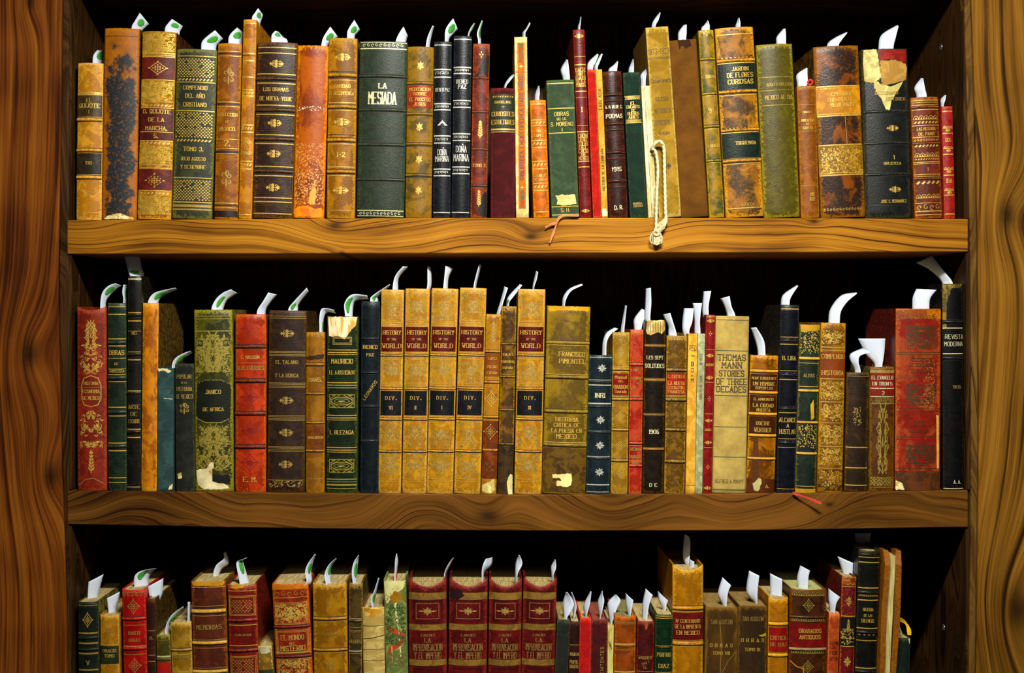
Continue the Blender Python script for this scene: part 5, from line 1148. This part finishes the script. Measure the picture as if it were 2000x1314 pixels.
book(3, 1645, 1674, 1126, 1640, 1669, 'narrow red book with black central label and gilt', leather('6a0e10','52090c',amt=.4,scale=45,wear='b0603c'),
  [('c',1128,1142,leather('4a2410','a86a34',amt=.4)),('g',1145,1.2),('o',1174,'fleur',(8,11)),('g',1203,1.6),('c',1206,1262,leather('0f120c')),('o',1222,'spray',(7,12)),('t',1230,'OBRAS',5),('P',1232,1258,'speck'),('g',1246,1.4),('g',1262,1.4),('o',1292,'fleur',(8,12)),('P',1135,1200,'speck',ink('7a2418'))], rag=2, pgdrop=2, cover=leather('600e0c'))
hb = leather('11110d','0b0b08',amt=.4,scale=60,rough=.36,wear='2c2818')
book(3, 1676, 1723, 1072, 1671, 1713, 'tall black book with gilt ruled bands near right of bottom shelf', hb,
  [('b',1083,6),('g',1088,1.4),('g',1098,1.8),('g',1148,2.2),('b',1157,7),('P',1158,1164,'scallop',DULL()),('g',1172,2.2),('t',1190,'HISTORIA',6,T(fit=.5)),('t',1202,'DE LAS',5,T(fit=.4)),('t',1212,'CREENCIAS',7,T(fit=.62)),('g',1227,2),('b',1235,6),('P',1233,1242,'rope',DULL()),('g',1251,1.6),('g',1305,2.2),('b',1312,6)], dip=4, pgdrop=3)
# ---------------------------------------------------------------- two odd books at the right end of the bottom shelf
def fore_edge_book():
    base = 1500; tc, bc = 1745.0, 1723.0; top = 1077
    H = base - top; lean = math.atan2(tc - bc, H); H /= math.cos(lean)
    root = empty('book', P(bc, base, .004) + Vector((0, 0, 17*S*abs(math.sin(lean)))), 'tan limp covered book shelved backwards with cream page edges showing', 'book', 'antique books on the bottom shelf')
    root.rotation_euler = (0, lean, 0)
    lm = leather('6e3e14','7e4c1c',amt=.4,scale=50,rough=.5,wear='8e5c28')
    def board(sg, name):
        v, f, wr = [], [], []
        prof = [(0.0, .0), (.010, .25), (.03, .7), (.09, 1.0), (.19, 1.0)]      # depth, closeness to the text block
        nz = 16
        for j in range(nz+1):
            z = H*S*j/nz
            cor = 0.006*max(0, (j/nz - .93)/.07)**2
            for k, (d, c) in enumerate(prof):
                xo = (18.3 + (1.8 if sg > 0 else -1.0)*(1-c) + 1.2*math.sin(j*.7+k))*S
                if k == 0: xo -= 1.5*S
                xi = xo - (9.0 + 1.5*(1-c))*S
                dd = d + cor*(k == 0)
                zz = z - (.004 if (k == 0 and j == nz) else 0)
                v += [(sg*xo, dd, zz), (sg*xi, dd, zz)]; wr += [.5 if k < 2 else .1]*2
        m = len(prof)*2
        for j in range(nz):
            for k in range(len(prof)-1):
                a = j*m + k*2
                f.append((a, a+2, a+m+2, a+m)); f.append((a+1, a+m+1, a+m+3, a+3))
            a = j*m; f.append((a, a+m, a+m+1, a+1)); a = j*m + m - 2; f.append((a, a+1, a+m+1, a+m))
        for k in range(len(prof)-1):
            a = k*2; f.append((a, a+1, a+3, a+2)); a = nz*m + k*2; f.append((a, a+2, a+3, a+1))
        mesh_obj(name, v, f, [lm], parent=root, smooth_shade=False, wear=wr)
    board(-1, 'back_cover'); board(1, 'front_cover')
    v, f = box(-8.2*S, 8.2*S, .008, .186, .002, H*S - .007)
    mesh_obj('page_block', v, f, [pages('dcd494','a89a58')], parent=root)
    # torn grey paper guard at the foot of the boards
    gm = paper('34363a','26282a')
    for sg in (-1, 1):
        v, f = [], []
        pts = [(.0, 150*S), (.002, 170*S), (.02, 195*S - (.02 if sg > 0 else 0)), (.06, 180*S), (.06, .002), (.0, .002)]
        for o in (0, .0006):
            for d, z in pts: v.append((sg*(21.0*S + o), d - .001, z))
        n = len(pts)
        f.append(tuple(range(n))); f.append(tuple(reversed(range(n, 2*n))))
        for i in range(n): f.append((i, (i+1) % n, n + (i+1) % n, n + i))
        mesh_obj('paper_guard', v, f, [gm], parent=root)
fore_edge_book()
BOOKS[(3, 35)] = None
book(3, 1755, 1779, 1243, 1752, 1777, 'short dark green cloth book at right end of bottom shelf', cloth('14241c','0f1b16',amt=.4,scale=60,wear='3a4a3a'), [('x',[(.3,1244),(.47,1244),(.46,1256),(.36,1250)],CREAM)], rag=2, pgdrop=1, back=.02)

# ---------------------------------------------------------------- paper slips; rungs run from the foot of a slip to its tip
def both(row, data):
    for e in data:
        bi, rungs = e[0], e[1]; kw = e[2] if len(e) > 2 else {}
        slip(row, bi, rungs, **kw)
G = dict(green=True)
both(1, [
 (1, [(181,119,202,121),(183,107,202,110),(190,98,202,99)], dict(green=(.1,.8,.3,.95))),
 (2, [(257,54,276,64),(264,40,283,54),(273,25,291,47)], G),
 (3, [(322,57,351,64),(328,46,354,57),(336,37,357,51)], G),
 (4, [(393,93,422,93),(397,78,428,83),(420,59,436,76)], G),
 (5, [(446,83,474,86),(449,68,475,76),(463,54,476,64)], G),
 (6, [(492,36,508,47),(498,25,511,38),(504,16,514,30)], G),
 (7, [(530,80,562,81),(531,68,553,72),(538,60,545,63)], G),
 (8, [(628,86,642,88),(632,72,652,78),(645,52,660,72)], G),
 (9, [(678,72,693,73),(680,58,698,64),(692,39,703,58)], G),
 (10,[(773,80,793,82),(779,66,795,74),(788,52,797,72)]),
 (11,[(832,89,840,90),(836,70,843,72),(845,50,848,51)]),
 (12,[(869,78,877,80),(871,56,884,68),(885,36,894,57)], dict(green=(.4,.85,.2,.8))),
 (13,[(914,69,917,69),(918,57,923,58),(926,45,928,46)], dict(green=(.2,.9,.4,.95))),
 (14,[(934,81,940,82),(932,64,939,66),(941,40,943,41)], dict(green=(.2,.9,.3,.8))),
 (15,[(984,170,988,171),(993,153,997,157),(1003,144,1005,147)]),
 (16,[(1020,70,1026,70),(1021,63,1026,64),(1027,56,1030,57),(1034,43,1036,46)]),
 (17,[(1044,193,1053,193),(1046,180,1054,182),(1051,168,1053,168)]),
 (18,[(1099,155,1113,156),(1095,136,1112,141),(1106,116,1109,117)]),
 (19,[(1128,56,1133,56),(1131,45,1134,46),(1134,33,1135,33)]),
 (20,[(1146,134,1158,134),(1150,120,1163,122),(1166,105,1169,107)]),
 (21,[(1160,134,1167,134),(1162,122,1171,122),(1175,104,1177,106)], dict(green=(.2,.8,.1,.5))),
 (22,[(1188,138,1205,139),(1197,128,1206,130),(1206,119,1207,120)]),
 (23,[(1227,139,1238,140),(1230,128,1238,130),(1236,115,1237,116)]),
 (24,[(1251,162,1261,165),(1251,146,1262,150),(1263,133,1265,134)]),
 (25,[(1272,52,1280,52),(1278,37,1286,39),(1289,24,1290,25)]),
 (26,[(1324,78,1340,77),(1325,63,1341,64),(1334,50,1341,48)]),
 (27,[(1369,58,1386,57),(1375,49,1386,50),(1382,40,1383,40)]),
 (28,[(1436,53,1446,53),(1438,45,1446,45),(1442,35,1444,35)]),
 (29,[(1516,85,1535,86),(1517,72,1535,70),(1529,57,1534,56)]),
 (30,[(1557,166,1578,165),(1556,146,1577,143),(1574,133,1577,133)]),
 (31,[(1615,89,1638,90),(1630,74,1644,78),(1653,63,1655,64)]),
 (32,[(1716,92,1745,93),(1722,68,1749,75),(1752,49,1755,51)]),
 (33,[(1790,188,1810,188),(1786,171,1807,174),(1799,152,1803,153)]),
 (34,[(1837,207,1843,207),(1837,194,1846,196),(1846,185,1848,186)]),
])
both(2, [
 (1, [(196,592,207,592),(200,571,216,576),(212,558,226,566),(226,553,238,558)], dict(green=(.3,.75,.2,.8))),
 (2, [(241,586,248,590),(239,570,249,572),(241,556,249,556)], dict(green=(.1,.7,.4,.9))),
 (3, [(253,536,281,536),(249,524,277,522),(243,499,273,500)], dict(green=(.0,.35,.1,.7), d=.045)),
 (4, [(289,590,309,591),(300,573,317,579),(322,566,332,571),(343,562,346,565)], dict(green=(.15,.65,.3,.9))),
 (5, [(336,713,343,720),(343,699,355,703),(358,690,366,695),(372,685,377,688)], dict(green=(.2,.7,.3,.9))),
 (7, [(413,603,436,604),(421,585,443,587),(435,572,454,578),(451,565,464,572)], dict(green=(.1,.55,.25,.65))),
 (8, [(502,608,519,608),(514,588,527,592),(524,571,541,575)]),
 (9, [(563,605,582,605),(573,590,585,592),(599,562,603,569)], dict(green=(.05,.5,.1,.6))),
 (10,[(624,643,632,645),(624,618,633,622),(630,602,640,610),(652,605,656,612)], dict(green=(.0,.25,.5,.95))),
 (11,[(674,616,689,616),(673,592,691,594),(688,575,699,586),(717,577,720,584)], dict(green=(.1,.6,.1,.6))),
 (12,[(723,587,739,587),(728,577,739,579),(761,555,762,557)], dict(green=(.05,.6,.15,.7))),
 (13,[(767,562,778,562),(772,539,780,541),(787,520,798,520)]),
 (14,[(834,562,842,562),(835,537,843,537),(835,519,840,521)]),
 (15,[(866,562,875,562),(868,541,877,541),(870,519,885,524)]),
 (16,[(925,560,930,561),(930,537,935,538),(936,516,940,517)]),
 (17,[(970,611,977,612),(977,588,983,590),(985,559,992,562)]),
 (18,[(989,592,994,593),(994,577,1002,580),(1015,555,1020,557)], dict(green=(.0,.3,.3,.9))),
 (19,[(1040,562,1043,563),(1043,545,1048,546),(1047,529,1051,531)]),
 (20,[(1098,597,1103,597),(1100,579,1107,581),(1113,563,1117,567),(1136,554,1138,557)]),
 (21,[(1176,690,1184,691),(1177,667,1185,669),(1184,650,1192,654),(1199,640,1207,642)]),
 (22,[(1212,646,1219,648),(1215,626,1221,626),(1221,596,1224,597)]),
 (23,[(1238,640,1253,641),(1239,622,1257,626),(1253,603,1269,609)]),
 (24,[(1259,622,1270,622),(1260,592,1272,592),(1261,564,1271,562)]),
 (25,[(1305,640,1322,655),(1298,622,1314,627),(1295,614,1309,611)], dict(desc='scribbled slip')),
 (26,[(1333,647,1346,648),(1333,626,1352,628),(1336,602,1355,602)]),
 (27,[(1356,648,1368,650),(1356,626,1367,626),(1353,592,1371,592)]),
 (28,[(1372,613,1384,613),(1372,592,1384,596),(1374,569,1389,568)]),
 (29,[(1420,616,1436,616),(1414,596,1429,599),(1407,583,1425,578)]),
 (30,[(1480,690,1495,692),(1476,669,1492,665),(1466,640,1477,639)]),
 (31,[(1525,594,1542,594),(1530,575,1545,580),(1556,557,1559,558)]),
 (33,[(1618,628,1640,628),(1622,603,1643,607),(1643,577,1656,588),(1672,571,1674,573)]),
 (34,[(1669,723,1681,725),(1660,703,1677,707),(1662,690,1681,694),(1684,680,1703,688)], dict(d=.02)),
 (35,[(1708,712,1723,716),(1692,692,1727,690),(1676,661,1729,661)], dict(d=.045)),
 (36,[(1782,600,1815,601),(1783,580,1817,582),(1790,564,1829,566)]),
 (37,[(1840,552,1861,553),(1816,527,1844,530),(1789,513,1820,499)], dict(d=.05)),
])
both(3, [
 (1, [(171,1168,191,1166),(173,1136,202,1121)]),
 (2, [(212,1195,228,1196),(209,1168,234,1155)]),
 (3, [(262,1144,290,1145),(263,1125,290,1130),(275,1115,298,1116),(301,1110,307,1109)], dict(green=(.25,.75,.15,.6))),
 (4, [(293,1167,317,1160),(289,1145,319,1129)]),
 (5, [(322,1236,331,1236),(326,1216,333,1217),(337,1199,346,1202),(358,1184,359,1188)], dict(green=(.3,.8,.4,.95))),
 (6, [(366,1213,372,1214),(367,1175,372,1175)], dict(desc='thin grey edged paper slip')),
 (7, [(416,1124,428,1124),(422,1104,434,1110),(437,1091,447,1099),(437,1080,441,1076)]),
 (8, [(468,1139,487,1139),(464,1117,481,1117),(462,1098,475,1094),(474,1092,483,1088)], dict(green=(.3,.7,.3,.85))),
 (10,[(598,1138,609,1138),(596,1117,608,1117),(601,1101,611,1101),(615,1082,617,1082)], dict(green=(.3,.7,.3,.85))),
 (11,[(636,1139,647,1138),(634,1121,646,1118),(642,1103,649,1103),(656,1090,658,1091)], dict(green=(.3,.7,.4,.95))),
 (12,[(689,1138,697,1138),(687,1117,698,1117),(691,1098,700,1098),(700,1084,701,1084)], dict(green=(.2,.65,.3,.85))),
 (13,[(726,1187,731,1188),(725,1168,733,1168),(731,1153,736,1153),(739,1128,741,1129)], dict(green=(.2,.55,.2,.8))),
 (14,[(770,1134,775,1134),(771,1112,776,1112),(772,1093,778,1095),(774,1081,775,1081)], dict(green=(.0,.3,.45,1.0), color=(.8,.02,.02,1), desc='white paper slip with a red mark')),
 (15,[(866,1140,870,1140),(868,1119,871,1120),(876,1101,881,1100),(885,1089,886,1089)]),
 (16,[(941,1144,945,1144),(941,1116,946,1118),(944,1101,960,1103),(949,1091,962,1088)]),
 (17,[(1005,1144,1010,1144),(1006,1116,1011,1121),(1007,1099,1020,1101),(1013,1083,1015,1084)]),
 (18,[(1077,1140,1081,1140),(1077,1121,1081,1123),(1076,1106,1086,1109),(1084,1092,1085,1093)]),
 (19,[(1101,1207,1107,1208),(1099,1179,1121,1180),(1105,1156,1108,1156)]),
 (20,[(1119,1208,1121,1209),(1119,1185,1126,1183),(1115,1156,1117,1156)]),
 (21,[(1143,1205,1145,1206),(1140,1181,1152,1179),(1153,1155,1155,1155)]),
 (22,[(1171,1207,1173,1207),(1167,1177,1180,1175),(1173,1160,1177,1160),(1176,1153,1177,1154)]),
 (23,[(1191,1218,1195,1219),(1187,1190,1205,1188),(1188,1175,1212,1173),(1201,1161,1204,1161)]),
 (24,[(1227,1204,1231,1205),(1222,1180,1235,1184),(1222,1158,1237,1172)]),
 (25,[(1254,1206,1264,1211),(1255,1177,1268,1180),(1261,1149,1275,1162)]),
 (26,[(1294,1190,1300,1194),(1286,1170,1302,1180),(1285,1154,1305,1173)]),
 (27,[(1342,1111,1346,1112),(1334,1088,1347,1090),(1335,1058,1348,1054),(1337,1042,1341,1045)], dict(d=.05, desc='tall white paper slip')),
 (27,[(1346,1111,1355,1112),(1346,1091,1356,1097)], dict(d=.035, desc='short white paper slip')),
 (28,[(1411,1181,1419,1184),(1402,1160,1422,1157),(1411,1127,1428,1143)]),
 (29,[(1474,1177,1479,1178),(1458,1157,1480,1150),(1463,1114,1483,1124)]),
 (30,[(1504,1160,1527,1165),(1504,1119,1528,1131)]),
 (31,[(1558,1147,1578,1150),(1557,1127,1579,1127),(1563,1104,1582,1114)]),
 (32,[(1620,1192,1631,1198),(1618,1170,1633,1179),(1618,1149,1641,1166)]),
 (33,[(1647,1125,1664,1130),(1636,1086,1666,1099)], dict(d=.04)),
 (34,[(1680,1071,1701,1073),(1671,1055,1699,1058),(1669,1041,1701,1041)], dict(d=.08)),
 (36,[(1755,1240,1763,1242),(1751,1214,1754,1215)], dict(d=.06)),
])

# ---------------------------------------------------------------- cords and ribbons hanging over the shelf edges
def tube(pts, r, name, mat, parent=None, twist=0, n=8, sub=6, taper=None):
    q = []
    for i in range(len(pts)-1):
        a, b, c, e = pts[max(i-1,0)], pts[i], pts[i+1], pts[min(i+2,len(pts)-1)]
        for j in range(sub):
            t = j/sub; q.append(.5*((2*b)+(c-a)*t+(2*a-5*b+4*c-e)*t*t+(3*b-a-3*c+e)*t**3))
    q.append(pts[-1])
    v, f = [], []; L = 0
    for i, p in enumerate(q):
        t = (q[min(i+1,len(q)-1)] - q[max(i-1,0)]).normalized()
        u = t.cross(Vector((0,1,0.02))).normalized(); w = t.cross(u)
        if i: L += (p - q[i-1]).length
        rr = r*(taper(i/(len(q)-1)) if taper else 1)
        for k in range(n):
            a = 6.2832*k/n
            m = 1 + (.28*math.cos(2*a + L*twist) if twist else 0)
            v.append(p + u*math.cos(a)*rr*m + w*math.sin(a)*rr*m)
    for i in range(len(q)-1):
        for k in range(n): f.append((i*n+k, i*n+(k+1)%n, (i+1)*n+(k+1)%n, (i+1)*n+k))
    f.append(tuple(reversed(range(n)))); f.append(tuple(range((len(q)-1)*n, len(q)*n)))
    return mesh_obj(name, v, f, [mat], parent=parent, smooth_shade=True)
rope = ink('d8cfa2', .8, 0, name='cotton_cord')
y0 = -.008
cord = tube([P(1272,292,-.001),P(1277,284,y0),P(1285,276,y0-.002),P(1293,279,y0-.002),P(1297,292,y0),P(1298,330,y0),P(1299,370,y0),P(1300,410,y0),P(1301,432,y0),P(1297,440,y0)], .0022, 'bookmark_cord', rope, twist=900, sub=14)
tag(cord, 'cream twisted cotton cord with two frayed tassels hanging over top shelf edge', 'cord')
tube([P(1274,290,y0),P(1281,298,y0-.001),P(1285,330,y0-.001),P(1283,380,y0-.002),P(1282,420,y0-.002),P(1281,452,y0-.002)], .0020, 'second_strand', rope, cord, twist=900, sub=16)
rn = random.Random(4)
def tassel(x, y, dx, L, n, parent, spread):
    v, f = [], []
    for k in range(n):
        a = rn.uniform(-1, 1); pts = []
        for i in range(6):
            t = i/5
            pts.append((P(x + dx*t + a*spread*math.sin(t*2.2) + rn.uniform(-.6,.6), y + L*t*(1 - .12*abs(a)) , y0 - .002 - .003*math.sin(t*2.6)*rn.uniform(.2,1.2))))
        for i, p in enumerate(pts):
            r = .0009*(1 - .4*i/5)
            for c in range(3):
                ang = 2.094*c; v.append(p + Vector((math.cos(ang)*r, math.sin(ang)*r, 0)))
        b = len(v) - 18
        for i in range(5):
            for c in range(3): f.append((b+i*3+c, b+i*3+(c+1)%3, b+i*3+3+(c+1)%3, b+i*3+3+c))
    mesh_obj('tassel', v, f, [rope], parent=parent)
tassel(1301, 424, -17, 32, 40, cord, 10); tassel(1281, 446, 1, 33, 44, cord, 13)
tube([P(1276,455,y0-.004),P(1281,450,y0-.007),P(1287,455,y0-.005),P(1282,460,y0-.006),P(1277,455,y0-.004)], .0020, 'knot', rope, cord, twist=900)

def ribbon(pts, w, name, mat, label, parent=None):
    q = []; pts = [P(*p) for p in pts]
    for i in range(len(pts)-1):
        a, b, c, e = pts[max(i-1,0)], pts[i], pts[i+1], pts[min(i+2,len(pts)-1)]
        for j in range(6):
            t = j/6; q.append(.5*((2*b)+(c-a)*t+(2*a-5*b+4*c-e)*t*t+(3*b-a-3*c+e)*t**3))
    q.append(pts[-1]); v, f = [], []; n = len(q)
    for s in (0, .0003):
        for i, p in enumerate(q):
            t = q[min(i+1,n-1)] - q[max(i-1,0)]; u = Vector((-t.z, 0, t.x)); u = u.normalized() if u.length else Vector((1,0,0))
            ww = w*(.75 + .25*math.sin(i*.5))
            v += [p - u*ww/2 + Vector((0,-s,0)), p + u*ww/2 + Vector((0,-s,0))]
    m = 2*n
    for i in range(n-1):
        a = 2*i; f += [(a,a+2,a+3,a+1),(m+a,m+a+1,m+a+3,m+a+2),(a,m+a,m+a+2,a+2),(a+1,a+3,m+a+3,m+a+1)]
    f += [(0,1,m+1,m),(m-2,2*m-2,2*m-1,m-1)]
    o = mesh_obj(name, v, f, [mat], parent=parent, smooth_shade=False)
    if label: tag(o, label, 'ribbon')
    return o
pk = ink('d07a48', .8, 0, name='faded_silk'); rs = ink('c8281a', .7, 0, name='red_silk')
r1 = ribbon([(1131,420,-.0055),(1118,420.5,-.006),(1098,422,-.006),(1090,429,-.006),(1084,446,-.005),(1079,460,-.005),(1074,474,-.006)], .0038, 'ribbon_bookmark', pk, 'faded orange silk ribbon hanging over top shelf edge below green book')
ribbon([(1087,436,-.0065),(1078,437,-.007),(1065,444,-.007)], .0034, 'ribbon_tail', pk, None, r1)
ribbon([(1548,962,-.005),(1562,967,-.009),(1580,973,-.013),(1604,983,-.018)], .0036, 'ribbon_bookmark', rs, 'red ribbon end poking out over middle shelf edge')
tube([P(1577,162,.02),P(1582,156,.018),P(1587,160,.018),P(1583,166,.02),P(1578,163,.022)], .0016, 'ribbon_knot', rs)
tag(bpy.data.objects['ribbon_knot'], 'small red ribbon knot above small narrow brown book on top shelf', 'ribbon')
yc = paper('c8a01c')
yo = ribbon([(1776,1240,.045),(1774,1226,.05),(1766,1214,.055),(1750,1206,.06)], .006, 'yellow_card', yc, None)
tag(yo, 'yellow curved card edge standing behind short dark green book', 'card')
